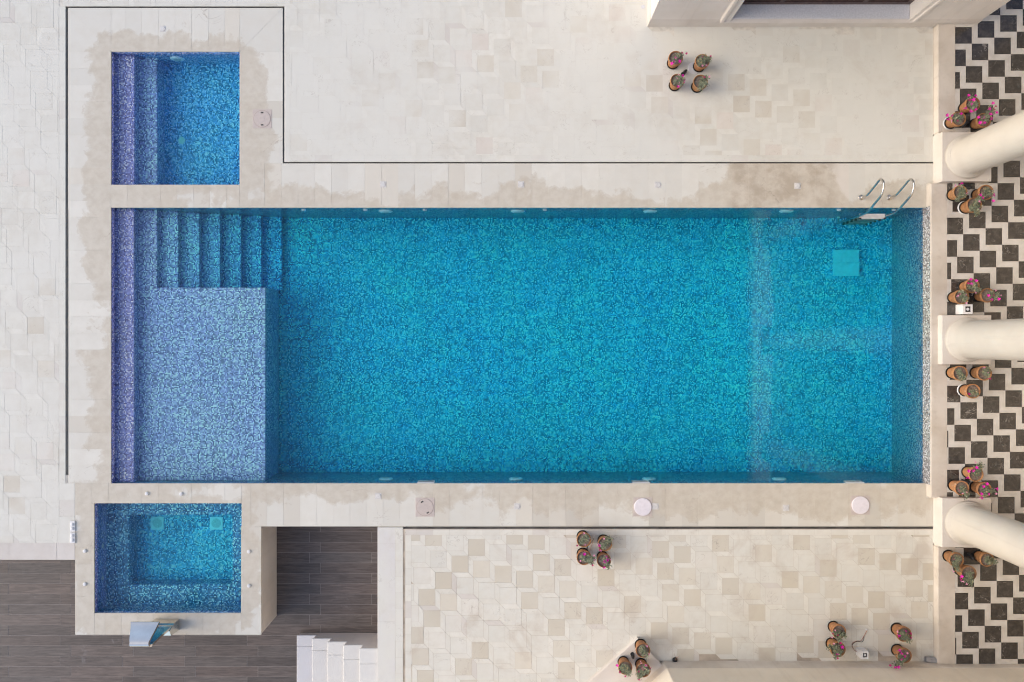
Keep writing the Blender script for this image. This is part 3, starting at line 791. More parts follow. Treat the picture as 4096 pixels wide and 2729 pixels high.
# ------------------------------------------------------------------ porch
porch = struct(MB().prism(ccw([(8.445,-6.40),(8.445,-3.085),(8.300,-3.085),(8.300,3.105),(8.445,3.105),(8.445,6.285),(8.445,12.0),(12.6,12.0),(12.6,-6.40)]), -0.05, PZ-0.013).build('porch_floor', M['mortar']))
KS = M['kerb_stone']
def kerb(xa, xb, ya, yb, n):
    for k in range(n):
        a = ya + (yb-ya)*k/n; b = ya + (yb-ya)*(k+1)/n
        o = MB().cbox(xa, xb-0.001, min(a,b)+0.001, max(a,b)-0.001, -0.012, PZ, 0.006).build('kerb_stone', KS, porch)
kerb(8.428, 8.768, 6.27, 4.13, 3); kerb(8.428, 8.768, -4.08, -6.385, 3)
kerb(8.288, 8.608, 3.12, -3.10, 9)
ps, ptt = 0.327, 0.118
pr1 = (8.609, -3.10, 11.4, 3.12); pr2 = (8.769, 3.121, 11.4, 6.26); pr3 = (8.769, -6.385, 11.4, -3.101); pr4 = (9.22, 6.26, 11.4, 7.6)
cube_paving(porch, [pr1, pr2, pr3, pr4], P(3887.4, 174.8, PZ), ps, ptt, True, PZ, (M['black_marble'], M['white_marble_strip']),
            (lambda: (1,1,1), lambda: (rnd.uniform(.88,1.0),)*3), ('black_marble_tile', 'white_marble_strip'), gap=0.002)

# portico: three columns, beam, roof slab and rear wall
BEAMZ0, BEAMZ1 = 9.2, 11.1
for cyy, lab in ((3.61, 'cream column leaning out past the upper pots, nearest the window wing'), (0.024, 'middle cream column of the porch, opposite the pool end'), (-3.56, 'cream column nearest the lower wall, below the pool end')):
    cxx = 8.906
    t_ = thing('porch_column', (cxx, cyy, 0), lab, 'column', 'porch columns')
    zlo = 0.0 if abs(cyy) > 1 else PZ
    MB().cbox(-0.484, 0.484, -0.4825, 0.4825, -0.012 if zlo == 0 else zlo-0.005, 0.285, 0.006).build('plinth', M['plinth_stone'], t_)
    prof = [(0.425,0.285),(0.432,0.305),(0.434,0.325),(0.428,0.348),(0.415,0.362),(0.405,0.364),(0.403,0.382),(0.396,0.392),(0.388,0.394)]
    o = MB().lathe(prof, 64).build('base_ring', M['column_plaster'], t_); smooth_by_angle(o, 40)
    prof = [(0.384,0.394),(0.374,0.42),(0.369,0.50)] + [(0.369-0.05*max(0,(k-3)/9.0)**1.4, 0.5+k*(BEAMZ0-0.9)/12) for k in range(1, 13)]
    o = MB().lathe(prof, 64).build('shaft', M['column_plaster'], t_); smooth_by_angle(o, 40)
    o = MB().lathe([(0.33,BEAMZ0-0.4),(0.36,BEAMZ0-0.36),(0.36,BEAMZ0-0.3),(0.44,BEAMZ0-0.2),(0.45,BEAMZ0-0.14)], 40).build('capital', M['column_plaster'], t_); smooth_by_angle(o, 40)
    MB().box(-0.48, 0.48, -0.48, 0.48, BEAMZ0-0.14, BEAMZ0).build('abacus', M['column_plaster'], t_)
port = thing('porch_roof', (10.5, 0, 9.6), 'tall cream porch entablature and roof mirrored in the pool', 'roof')
port.location = (0, 0, 0)
MB().box(8.78, 9.30, -7.6, 7.6, BEAMZ0, BEAMZ1).build('beam', M['white_stucco'], port)
MB().box(8.70, 9.32, -7.6, 7.6, BEAMZ1, BEAMZ1+0.18).build('cornice', M['column_plaster'], port)
MB().box(9.31, 12.7, -7.6, 7.6, BEAMZ0+0.6, BEAMZ0+0.8).build('ceiling_slab', M['column_plaster'], port)
MB().box(12.45, 12.7, -7.6, 7.6, PZ, BEAMZ0+0.6).build('rear_wall', M['cream_plaster'], port)

# ------------------------------------------------------------------ villa wing with the deep window
wing = thing('villa_wing', (2.705, 6.2825, 0), 'plastered villa wing with a deep brown framed window', 'building')
wing.location = (0, 0, 0)
WP = M['villa_plaster']; WT = 8.0
wx0, wx1, wy = 2.717, 9.205, 6.290
ox0, ox1, oz0, oz1 = 4.274, 7.743, 0.36, 3.2
MB().box(wx0, ox0, wy, 9.5, 0.284, WT).build('wall', WP, wing)
MB().box(ox1, wx1, wy, 9.5, 0.284, WT).build('wall', WP, wing)
MB().box(ox0, ox1, wy, 9.5, oz1, WT).build('wall', WP, wing)
MB().box(ox0, ox1, wy, 9.5, 0.284, oz0-0.012).build('wall', WP, wing)
MB().cbox(2.705, 8.44, wy-0.0075, 9.5, -0.012, 0.282, 0.004).build('plinth', M['plinth_stone'], wing)
MB().cbox(8.4405, 9.215, wy-0.0125, 9.5, PZ-0.01, 0.282, 0.004).build('plinth', M['plinth_stone'], wing)
MB().box(wx0-0.001, ox0-0.21, wy-0.0015, wy+0.05, 0.281, 0.2885).build('open_joint', M['tan_plastic_dark'], wing)
MB().box(ox1+0.15, wx1+0.001, wy-0.0015, wy+0.05, 0.281, 0.2885).build('open_joint', M['tan_plastic_dark'], wing)
for a, b in ((ox0-0.20, ox0-0.003), (ox1+0.003, ox1+0.14)):
    o = MB().box(a, b, wy-0.035, wy-0.001, 0.285, oz1+0.2).build('architrave', WP, wing)
    MB().box(a+0.005 if a < 5 else b-0.055, a+0.055 if a < 5 else b-0.005, wy-0.065, wy-0.0355, 0.287, oz1+0.2).build('moulding', WP, o)
o = MB().box(ox0-0.003, ox1+0.003, wy-0.035, wy-0.001, 0.285, oz0-0.03).build('architrave', WP, wing)
MB().box(ox0-0.14, ox1+0.08, wy-0.060, wy-0.0355, 0.287, 0.315).build('moulding', WP, o)
win = MB().box(ox0+0.002, ox1-0.002, wy-0.010, wy+0.265, oz0-0.010, oz0).build('window', M['sill_granite'], wing)
win['label'] = 'deep granite sill and brown framed window'
n_s = 3
for k in range(n_s):
    a = ox0+0.004+(ox1-ox0-0.008)*k/n_s; b = ox0+0.004+(ox1-ox0-0.008)*(k+1)/n_s
    MB().cbox(a+0.001, b-0.001, wy-0.012, wy+0.262, oz0, oz0+0.008, 0.002).build('sill', M['sill_granite'], win)
yw = wy + 0.262
fr = MB(); fr.box(ox0, ox1, yw, yw+0.10, oz0+0.002, oz0+0.10); fr.box(ox0, ox1, yw, yw+0.10, oz1-0.1, oz1)
for xx in (ox0, 5.17, 6.78, ox1-0.09): fr.box(xx, xx+0.09, yw-0.001, yw+0.099, oz0+0.003, oz1)
fr.build('frame', M['window_brown'], win)
for a, b in ((ox0+.09, 5.17), (5.26, 6.78), (6.87, ox1-.09)):
    for zz in (oz0+0.10, 1.2): MB().box(a, b, yw+0.02, yw+0.08, zz, zz+0.05).build('sash_rail', M['window_brown'], win)
    MB().box(a, b, yw+0.045, yw+0.055, oz0+0.1, oz1-0.1).build('pane', M['window_glass'], win)

# ------------------------------------------------------------------ lower wall with its angled entrance step
lwall = thing('cream_wall', (0, 0, 0), 'cream rendered wall with stone skirting along the bottom right', 'wall')
dirx, diry = -0.748, -0.664
cA_ = Vector((3.03, -6.402)); far = cA_ + Vector((dirx, diry))*2.6
poly = [(cA_.x, cA_.y), (far.x, far.y), (far.x, -15), (16, -15), (16, -6.402)]
MB().prism(ccw(poly), 0.296, 6.5).build('wall', M['cream_plaster'], lwall)
sk = [(cA_.x-0.008, -6.396), (far.x-0.008, far.y+0.006), (far.x, -15), (8.42, -15), (8.42, -6.396)]
MB().prism(ccw(sk), -0.012, 0.294, 0.003).build('skirting', M['kerb_stone'], lwall)
MB().prism(ccw([(8.4205,-6.392),(8.4205,-15),(16,-15),(16,-6.392)]), PZ-0.01, 0.294, 0.003).build('skirting', M['kerb_stone'], lwall)
A_ = P(2551, 2555, 0.1); C_ = P(2659, 2674, 0.1); B_ = (A_[0]+dirx*2.4, A_[1]+diry*2.4); D_ = (C_[0]+dirx*2.4, C_[1]+diry*2.4)
plat = MB().prism(ccw([A_, B_, D_, C_]), -0.012, 0.10, 0.008).build('entrance_step', M['plinth_stone'])
tag(plat, 'low angled pale stone step carrying three flower pots beside the cream wall', 'step')

# ------------------------------------------------------------------ ladder
lad = thing('pool_ladder', (6.98, 2.87, 0), 'stainless steel pool ladder with two hooked handrails', 'ladder')
lad.location = (0, 0, 0)
def spline(pts, n=8):
    out = []
    for i in range(len(pts)-1):
        p0, p1, p2, p3 = [Vector(pts[max(0, min(len(pts)-1, k))]) for k in (i-1, i, i+1, i+2)]
        for j in range(n):
            u = j/n
            out.append(0.5*((2*p1)+(p2-p0)*u+(2*p0-5*p1+4*p2-p3)*u*u+(3*p1-p0-3*p2+p3)*u**3))
    out.append(Vector(pts[-1])); return out
for xr in (6.98, 7.545):
    pts = [(xr,2.87,0.0),(xr,2.87,0.12),(xr,2.868,0.22),(xr,2.905,0.33),(xr,2.99,0.53),(xr,3.055,0.67),(xr,3.055,0.755),(xr,2.98,0.83),(xr,2.89,0.835),(xr,2.80,0.79),(xr,2.735,0.71),(xr,2.64,0.50),(xr,2.565,0.335),(xr,2.53,0.22),(xr,2.52,0.05),(xr,2.52,-0.4),(xr,2.52,-1.33)]
    o = MB().tube(spline(pts, 6), 0.0215, 12).build('handrail', M['steel'], lad, smooth=True)
    f_ = MB().lathe([(0.058,0.001),(0.058,0.008),(0.052,0.016),(0.038,0.019),(0.034,0.03),(0.024,0.034)], 24, (xr, 2.87)).build('flange', M['steel'], lad); smooth_by_angle(f_, 40)
    b_ = MB().tube([(xr,2.52,-1.28),(xr,2.64,-1.28)], 0.02, 10).build('bumper_arm', M['steel'], lad)
    MB().tube([(xr,2.625,-1.28),(xr,2.657,-1.28)], 0.034, 12).build('bumper', M['white_plastic'], lad)
for k in range(5):
    zt = -0.10 - 0.245*k
    o = MB().cbox(7.005, 7.52, 2.465, 2.565, zt-0.03, zt, 0.005).build('tread', M['weathered_white' if k == 0 else 'steel'], lad)
    for xa in (6.999, 7.489): MB().box(xa, xa+0.037, 2.455, 2.485, zt-0.04, zt+0.004).build('end_cap', M['black_rubber'], o)
    m = MB()
    for q in range(6): m.box(7.045, 7.48, 2.474+q*0.0145, 2.480+q*0.0145, zt, zt+0.003)
    m.build('grip', M['weathered_white'], o)

# ------------------------------------------------------------------ waterfall spout on the spa rim
sp = thing('waterfall_spout', (-6.895, -5.6, 0), 'curved polished steel waterfall spout on the spa rim', 'spout')
prof = [(-5.60,0.16),(-5.602,0.35),(-5.61,0.60),(-5.635,0.82),(-5.66,0.93),(-5.655,0.985),(-5.62,1.015),(-5.57,1.010),(-5.50,0.965),(-5.42,0.90),(-5.34,0.845),(-5.28,0.815)]
ctr = [Vector((0, a, b)) for a, b in prof]
pts = spline(ctr, 5); m = MB(); n = len(pts); ring = []
for i, p_ in enumerate(pts):
    t_ = (pts[min(i+1,n-1)] - pts[max(i-1,0)]).normalized(); nn = Vector((0, -t_.z, t_.y)); th = 0.022 if i < n-1 else 0.008
    u_ = i/(n-1); hw = 0.24 - 0.065*math.sin(math.pi*min(1, u_/0.62)/2)**2 if u_ < 0.62 else 0.175 + 0.097*((u_-0.62)/0.38)
    for sx_, sn_ in ((-1,1),(1,1),(1,-1),(-1,-1)): ring.append((sx_*hw, p_.y+5.6+nn.y*th*sn_, p_.z+nn.z*th*sn_))
fs = []
for i in range(n-1):
    for k in range(4): k2 = (k+1) % 4; fs.append((i*4+k, i*4+k2, (i+1)*4+k2, (i+1)*4+k))
fs.append((3,2,1,0)); fs.append(tuple((n-1)*4+k for k in range(4)))
m.add(ring, fs); o = m.build('curved_lip', M['polished_steel'], sp); smooth_by_angle(o, 40)
m = MB(); bp = [(-5.555,0.0),(-5.775,0.0),(-5.745,0.34),(-5.635,0.40),(-5.560,0.21)]
vs_ = [(-0.245,a+5.6,b) for a,b in bp] + [(0.245,a+5.6,b) for a,b in bp]
m.add(vs_, [(0,1,2,3,4),(9,8,7,6,5)] + [((i+1)%5, i, 5+i, 5+(i+1)%5) for i in range(5)])
m.build('base_box', M['polished_steel'], sp)
for q in (0.06, 0.16): 
    bo = MB().lathe([(0.011,0),(0.011,0.006),(0.004,0.010)], 10).build('bolt', M['steel'], sp); bo.location = (0.245, -0.06, q); bo.rotation_euler = (0, R(90), 0)

# ------------------------------------------------------------------ lids, sockets, plates
def lid_tan(px_, py_, rot, label):
    x, y = P(px_, py_); t_ = thing('skimmer_lid', (x, y, 0), label, 'lid', 'skimmer lids')
    MB().cbox(-.19, .19, -.19, .19, -.02, 0.005, 0.003).build('frame', M['tan_plastic'], t_)
    MB().lathe([(0.174,0.0051),(0.174,0.0062)], 40).build('groove', M['tan_plastic_dark'], t_)
    o = MB().lathe([(0.164,0.0063),(0.164,0.009),(0.161,0.0105)], 40).build('cover', M['tan_plastic'], t_)
    MB().lathe([(0.053,0.0106),(0.050,0.0125)], 28).build('boss', M['tan_plastic'], o)
    for sg in (-1, 1):
        s_ = MB().cbox(-.026, .026, -.014, .014, 0.0106, 0.013, 0.001).build('finger_hole', M['drain_slot_black'], o)
        a = R(rot); s_.location = (math.cos(a)*0.122*sg, math.sin(a)*0.122*sg, 0); s_.rotation_euler = (0, 0, a - R(90) if rot == 90 else R(30))
lid_tan(1049, 476, 90, 'tan round skimmer lid with two black holes beside the small pool')
lid_tan(1700, 2029, 118, 'tan round skimmer lid with slanted black holes on the lower coping')
def lid_white(px_, py_, label):
    x, y = P(px_, py_); t_ = thing('skimmer_lid', (x, y, 0), label, 'lid', 'skimmer lids')
    MB().cbox(-.19, .19, -.19, .19, -.02, 0.005, 0.003).build('frame', M['tan_plastic'], t_)
    o = MB().lathe([(0.176,0.0055),(0.176,0.014),(0.170,0.020),(0.06,0.0225)], 44).build('cover', M['lilac_white_lid'], t_); smooth_by_angle(o, 30)
lid_white(2571, 2028, 'pale pinkish white round lid on the lower coping, next to a small square socket')
lid_white(3441, 2021, 'pale pinkish white round lid on the lower coping, nearest the porch')
def socket(px_, py_, label, white=False):
    x, y = P(px_, py_); t_ = thing('deck_socket', (x, y, 0), label, 'socket', 'small square deck fittings')
    mt = M['white_plastic'] if white else M['weathered_white']
    MB().cbox(-.062, .062, -.062, .062, -.02, 0.004, 0.002).build('plate', mt, t_)
    MB().lathe([(0.054,0.0041),(0.054,0.0052)], 24).build('groove', M['tan_plastic'], t_)
    MB().lathe([(0.050,0.0053),(0.050,0.008),(0.046,0.010)], 24).build('cap', mt, t_)
for k, (a, b, wt) in enumerate(((1532,738,0),(2084,738,0),(2631,740,0),(3190,744,0))):
    socket(a, b, 'small square fitting in the upper coping, ' + ('leftmost of four', 'second from left of four', 'third from left of four', 'the one nearest the ladder')[k], wt)
for k, (a, b) in enumerate(((1513,1984),(2069,2026),(2622,2026),(3144,2032))):
    socket(a, b, ('small square pale fitting in the lower coping left of the tan lid', 'small square pale fitting in the lower coping midway between tan and white lids', 'small square pale fitting touching a pinkish white lid', 'small square pale fitting in the lower coping between the two white lids')[k], 0)
socket(651, 116, 'faint small square fitting above the small pool')
for k, yy in enumerate((2105, 2151)):
    x, y = P(292, yy); t_ = thing('switch_plate', (x, y, 0), ('upper white plate with two round knobs beside the spa', 'lower white plate with two round knobs beside the spa')[k], 'switch plate', 'switch plates by the spa')
    MB().cbox(-.05, .05, -.105, .105, -0.005, 0.022, 0.004).build('plate', M['white_plastic'], t_)
    for s_ in (-.042, .042):
        o = MB().lathe([(0.034,0.0221),(0.034,0.030),(0.026,0.040),(0.012,0.043)], 18, (0, s_)).build('knob', M['white_plastic'], t_); smooth_by_angle(o, 40)
x, y = P(2572, 28); t_ = MB().lathe([(0.038,-0.005),(0.038,0.003),(0.034,0.004)], 20, (x, y)).build('drain_cap', M['sill_granite']); tag(t_, 'small round grey cap in the paving left of the villa wing', 'drain cap')

# ------------------------------------------------------------------ potted plants
POT_H = 0.285
pot_prof = [(0.092,0.014),(0.100,0.03),(0.122,0.16),(0.131,0.215),(0.140,0.222),(0.143,0.25),(0.143,0.278),(0.139,POT_H),(0.128,POT_H),(0.124,0.272),(0.122,0.255)]
pot_me = MB().lathe(pot_prof, 28, cap=False).mesh('pot'); pot_me.materials.append(M['terracotta'])
for p_ in pot_me.polygons: p_.use_smooth = True
soil_m = MB(); ringv = []
r_ = random.Random(3)
for rr, nn in ((0.0,1),(0.05,10),(0.09,16),(0.124,22)):
    for k in range(nn): a = 2*math.pi*k/nn; ringv.append((rr*math.cos(a), rr*math.sin(a), 0.256 + (0 if rr > .12 else r_.uniform(-.004,.010))))
soil_f = [(0, 1+k, 1+(k+1)%10) for k in range(10)]
def stitch(a0, na, b0, nb):
    fs = []; i = j = 0
    while i < na or j < nb:
        if (j+1)/nb <= (i+1)/na and j < nb: fs.append((a0+i%na, b0+j%nb, b0+(j+1)%nb)); j += 1
        else: fs.append((a0+i%na, b0+j%nb, a0+(i+1)%na)); i += 1
    return fs
soil_f += stitch(1,10,11,16) + stitch(11,16,27,22)
soil_me = MB().add(ringv, soil_f).mesh('soil', True); soil_me.materials.append(M['dry_soil'])
sau_me = MB().lathe([(0.085,0.0),(0.108,0.002),(0.120,0.030),(0.114,0.030),(0.104,0.010),(0.05,0.008)], 26, cap=False).mesh('saucer', True); sau_me.materials.append(M['black_plastic'])
plate_me = MB().lathe([(0.10,0.0),(0.126,0.002),(0.128,0.006),(0.11,0.007)], 26).mesh('white_plate', True); plate_me.materials.append(M['white_plastic'])
def flower_mesh(mat, seed, r=0.030):
    q = random.Random(seed); m = MB(); vs_ = [(0,0,-0.012)]; fs = []
    for k in range(5):
        a = 2*math.pi*k/5
        for da, rr, zz in ((-.50, .55, 0.0), (-.32, .98, 0.006), (0, 1.06, 0.003), (.32, .98, 0.006), (.50, .55, 0.0)):
            vs_.append((r*rr*math.cos(a+da)*q.uniform(.92,1.08), r*rr*math.sin(a+da)*q.uniform(.92,1.08), zz+q.uniform(-.003,.004)))
        b = 1+5*k; fs += [(0,b,b+1),(0,b+1,b+2),(0,b+2,b+3),(0,b+3,b+4)]
    for k in range(5):
        fs.append((0, 1+5*k+4, 1+5*((k+1)%5)))
    m.add(vs_, fs)
    m.tube([(0,0,-0.05),(0.002,0,-0.012)], 0.004, 5, 0.006)
    me = m.mesh('flower'); me.materials.append(mat); return me
FL = {'m': [flower_mesh(M['petal_magenta'], k, 0.030+0.002*(k%3)) for k in range(4)], 'p': [flower_mesh(M['petal_pale'], k+9, 0.020) for k in range(3)], 'd': [flower_mesh(M['petal_crimson'], k+19, 0.021) for k in range(3)]}

def plant_meshes(seed, lobes):
    """stems from the pot's middle to each lobe, with narrow leaves crowding their outer half"""
    q = random.Random(seed); st = MB(); lf_ = MB()
    for (lx, ly, lz, n) in lobes:
        base = Vector((q.uniform(-.03,.03), q.uniform(-.03,.03), 0.256)); tip = Vector((lx, ly, lz))
        mid = (base+tip)/2 + Vector((q.uniform(-.02,.02), q.uniform(-.02,.02), 0.03))
        path = spline([base, mid, tip], 5); st.tube(path, 0.007, 5, 0.003)
        for k in range(n):
            u = q.uniform(0.35, 1.05); f = min(0.999, u)*(len(path)-1); i = int(f); c = path[i].lerp(path[min(i+1,len(path)-1)], f-i)
            c = c + Vector((q.gauss(0,.023), q.gauss(0,.023), q.gauss(0,.016)))
            a = q.uniform(0, 2*math.pi); el = q.uniform(-0.3, 0.9); L = q.uniform(0.026, 0.052); W = q.uniform(0.006, 0.0105)
            d_ = Vector((math.cos(a)*math.cos(el), math.sin(a)*math.cos(el), math.sin(el))); s_ = Vector((-math.sin(a), math.cos(a), q.uniform(-.3,.3)))*W
            e1 = c + d_*L*0.55 + Vector((0,0,0.003)); e2 = c + d_*L - Vector((0,0,0.004))
            lf_.add([c-s_*0.4, c+s_*0.4, e1+s_, e1-s_, e2], [(0,1,2,3),(3,2,4)])
    return st, lf_

# rim centre (drawing units), floor height, lobes, flowers (offset, kind), white plate, label
Z0 = 0.0; ZP = PZ; ZS = 0.10
POTS = [
 (2703,233.5,Z0,[(24,-15),(-7,12)],[(25,-22,'d'),(43,-19,'d'),(0,0,'m'),(15,12,'m'),(-8,15,'m'),(-16,21,'m')],1,'terracotta pot, upper left of the four by the villa wing, bare soil between two clumps'),
 (2809.5,245.6,Z0,[(-11,-12),(17,-16),(-2,9),(30,-12),(-16,4)],[(-2,-19,'d'),(33,-21,'d'),(16,16,'p'),(0,17,'p')],1,'terracotta pot on an offset white plate, upper right of the four by the villa wing'),
 (2710,323,Z0,[(9,-15),(-10,5),(15,17),(22,-6)],[(22,-21,'m'),(8,-3,'m'),(28,-4,'m'),(27,2,'m'),(3,23,'m'),(5,-24,'p'),(-3,-11,'p'),(8,9,'p')],0,'terracotta pot with most magenta blooms, lower left of the four by the villa wing'),
 (2802,328.6,Z0,[(7,-4),(25,-17),(1,25),(20,9)],[(15,-19,'d'),(35,-21,'p')],0,'terracotta pot with hardly a bloom, lower right of the four by the villa wing'),
 (2335.7,2160,Z0,[(6,-15),(-12,13),(13,-8)],[(21,-5,'p'),(5,20,'p'),(-27,22,'d'),(0,-26,'p'),(4,-10,'d')],0,'terracotta pot just under the slot drain, upper left of the lower four pots'),
 (2420,2176.5,Z0,[(8,-22),(-8,6),(20,-20),(-10,15)],[(-21,7,'m'),(-27,0,'p'),(-21,24,'d'),(-15,28,'p'),(-4,-21,'p')],1,'terracotta pot with a magenta bloom at left, upper right of the lower four'),
 (2336,2231,Z0,[(-5,4),(23,3),(40,0),(34,17)],[(1,-14,'m'),(-14,13,'p'),(40,-8,'p'),(42,9,'p'),(34,30,'d')],0,'terracotta pot with a branch reaching out right, lower left of the lower four pots'),
 (2416,2243,Z0,[(1,-9),(12,10),(18,29)],[(9,-15,'m'),(14,-1,'m'),(3,4,'m'),(1,29,'m'),(27,-3,'p')],1,'terracotta pot with four magenta blooms, lower right of the lower four pots'),
 (3891,416.7,ZP,[(-10,-28),(-7,1),(12,1),(-2,14)],[(-16,-35,'m'),(12,-35,'m'),(3,-18,'m'),(-11,-17,'d'),(-5,1,'m'),(-27,15,'m'),(-6,28,'m'),(11,21,'m')],0,'terracotta pot full of magenta blooms, top of the three above the upper column'),
 (3835,476,ZP,[(-15,-12),(7,-7),(-20,-4)],[(-25,-12,'m'),(10,-21,'m'),(-46,-15,'m'),(-41,1,'m'),(-28,5,'p'),(-9,-1,'p'),(-5,7,'d')],1,'terracotta pot standing on the kerb stone, left of the three above the upper column'),
 (3936,481,ZP,[(-2,-2),(24,-24),(30,-53),(13,-10),(40,-40)],[(38,-71,'m'),(50,-58,'d'),(24,-47,'m'),(42,-44,'d'),(53,-32,'m'),(28,-25,'m'),(31,-8,'m'),(4,-11,'m'),(-22,-12,'m'),(-15,10,'m'),(2,9,'m')],0,'terracotta pot with a tall blooming branch, right of the three above the upper column'),
 (3842.7,769.7,ZP,[(0,-21),(15,10),(-11,29),(6,-6)],[(6,-38,'m'),(-21,-27,'p'),(30,2,'p')],1,'terracotta pot at the kerb, left of the three under the upper column'),
 (3944,769.7,ZP,[(2,-6),(21,6),(-25,25)],[(-21,10,'m'),(-13,21,'m'),(31,11,'m'),(28,34,'m'),(-27,36,'p')],0,'terracotta pot with bare soil and pink blooms, right of the three under the upper column'),
 (3896,821,ZP,[(4,4),(8,23),(-8,15),(15,-23),(10,36)],[(16,14,'p')],1,'flowerless bushy terracotta pot, lowest of the three under the upper column'),
 (3890.5,1143.5,ZP,[(6,-6),(13,17),(25,21),(-6,6)],[(17,-21,'m'),(-4,-8,'m'),(-17,-11,'d'),(-6,-27,'m'),(6,2,'d'),(15,29,'p')],1,'terracotta pot with small pink blooms, top of the three above the white box'),
 (3846.5,1187.5,ZP,[(11,-8),(15,15),(-4,-19)],[(-6,-12,'d'),(17,-8,'p'),(-15,-4,'p'),(19,25,'p')],1,'terracotta pot directly above the white box'),
 (3951.7,1181.7,ZP,[(17,-10),(40,-2),(32,13)],[(3,1,'m'),(25,-1,'d'),(34,-19,'p'),(46,15,'m'),(18,17,'m'),(56,0,'p')],0,'terracotta pot with a branch trailing right, right of the three above the white box'),
 (3840.8,1493.5,ZP,[(6,11),(10,23),(-6,-8)],[],0,'orange pot without blooms, left of the three under the middle column'),
 (3938,1493.5,ZP,[(0,-8),(11,8),(11,-19)],[(23,21,'d'),(0,-23,'p'),(13,-2,'p')],0,'orange pot with one crimson bloom, right of three under the middle column'),
 (3892.4,1565.4,ZP,[(8,10),(-4,5)],[(-15,11,'d'),(10,20,'p')],1,'orange pot with mostly bare soil, lowest of the three under the middle column'),
 (3904,1897.9,ZP,[(-8,-8),(8,-27),(19,-42)],[(3,-27,'m'),(-11,-15,'m'),(-29,-13,'m'),(-32,13,'m'),(-2,-47,'p')],1,'terracotta pot with a branch pointing up, top of the three above the lower column'),
 (3848,1953,ZP,[(-2,10),(13,17),(21,32)],[(-10,11,'d'),(2,21,'p'),(19,17,'p')],0,'terracotta pot near the kerb, left of the three above the lower column'),
 (3938,1959,ZP,[(8,4),(34,4),(-4,19)],[(-3,-12,'m'),(-11,17,'m'),(-10,34,'m'),(11,-23,'m'),(15,18,'m'),(52,-3,'m'),(48,17,'p')],0,'bright orange pot with many magenta blooms, right of the three above the lower column'),
 (3827,2240,ZP,[(0,0),(-8,23),(4,42),(8,-6)],[(-3,-1,'d'),(-11,48,'p')],0,'terracotta pot on the kerb stone, left of the three under the lower column'),
 (3950,2240,ZP,[(0,0),(8,15),(34,11)],[],0,'terracotta pot of dry foliage half hidden by the lower column'),
 (3873,2293.5,ZP,[(-4,0),(4,19),(11,38),(-15,27)],[(-27,11,'m'),(-29,23,'d'),(-19,31,'p'),(-8,40,'p')],0,'bushy terracotta pot, lowest of the three under the lower column'),
 (3357.5,2527.8,Z0,[(8,15),(-15,1),(23,18),(3,32)],[(-6,15,'d'),(-27,6,'d'),(-26,25,'p'),(-16,-4,'p'),(-4,-2,'p')],1,'terracotta pot left of the cabled white box, the upper of two'),
 (3350.6,2597,Z0,[(-9,-9),(-11,5),(6,14),(-11,26),(-37,-9)],[(10,-24,'d'),(17,-9,'m'),(-1,-3,'d'),(-3,15,'m'),(-1,34,'d'),(-15,-21,'p')],1,'terracotta pot left of the cabled white box, the lower of two with crimson blooms'),
 (3615.7,2537,Z0,[(-3,-3),(9,15),(21,24),(-10,-10)],[(5,-10,'m'),(-19,7,'m'),(26,-3,'d'),(27,14,'d'),(-26,-10,'p')],1,'terracotta pot right of the cabled white box, the upper of two'),
 (3617,2623,Z0,[(0,17),(-19,29),(-39,38),(-19,2)],[(-19,-21,'m'),(-11,-8,'m'),(2,1,'m'),(-12,13,'m'),(-56,38,'d'),(-37,46,'m'),(-23,45,'m'),(12,-10,'p')],1,'terracotta pot spilling a blooming branch over the cream wall skirting'),
 (2572,2602.4,ZS,[(-7,-12),(5,9),(12,23),(-4,-9)],[(16,-17,'p'),(6,-2,'p'),(8,18,'p'),(25,16,'p')],0,'terracotta pot at the tip of the angled stone step'),
 (2501.5,2672,ZS,[(-4,-7),(10,0),(12,16),(-15,4),(17,29)],[(-34,-9,'m'),(-23,20,'d'),(0,36,'d')],1,'leafy terracotta pot on the angled stone step, left one of the lower pair'),
 (2573.7,2681,ZS,[(-11,2),(7,-12),(-20,20),(16,2),(-18,30)],[(10,-18,'m'),(-2,-4,'m'),(28,-6,'d'),(-17,39,'d'),(7,-9,'p'),(-19,5,'d'),(-8,-27,'p')],0,'blooming terracotta pot on the angled stone step, right one of the lower pair'),
]
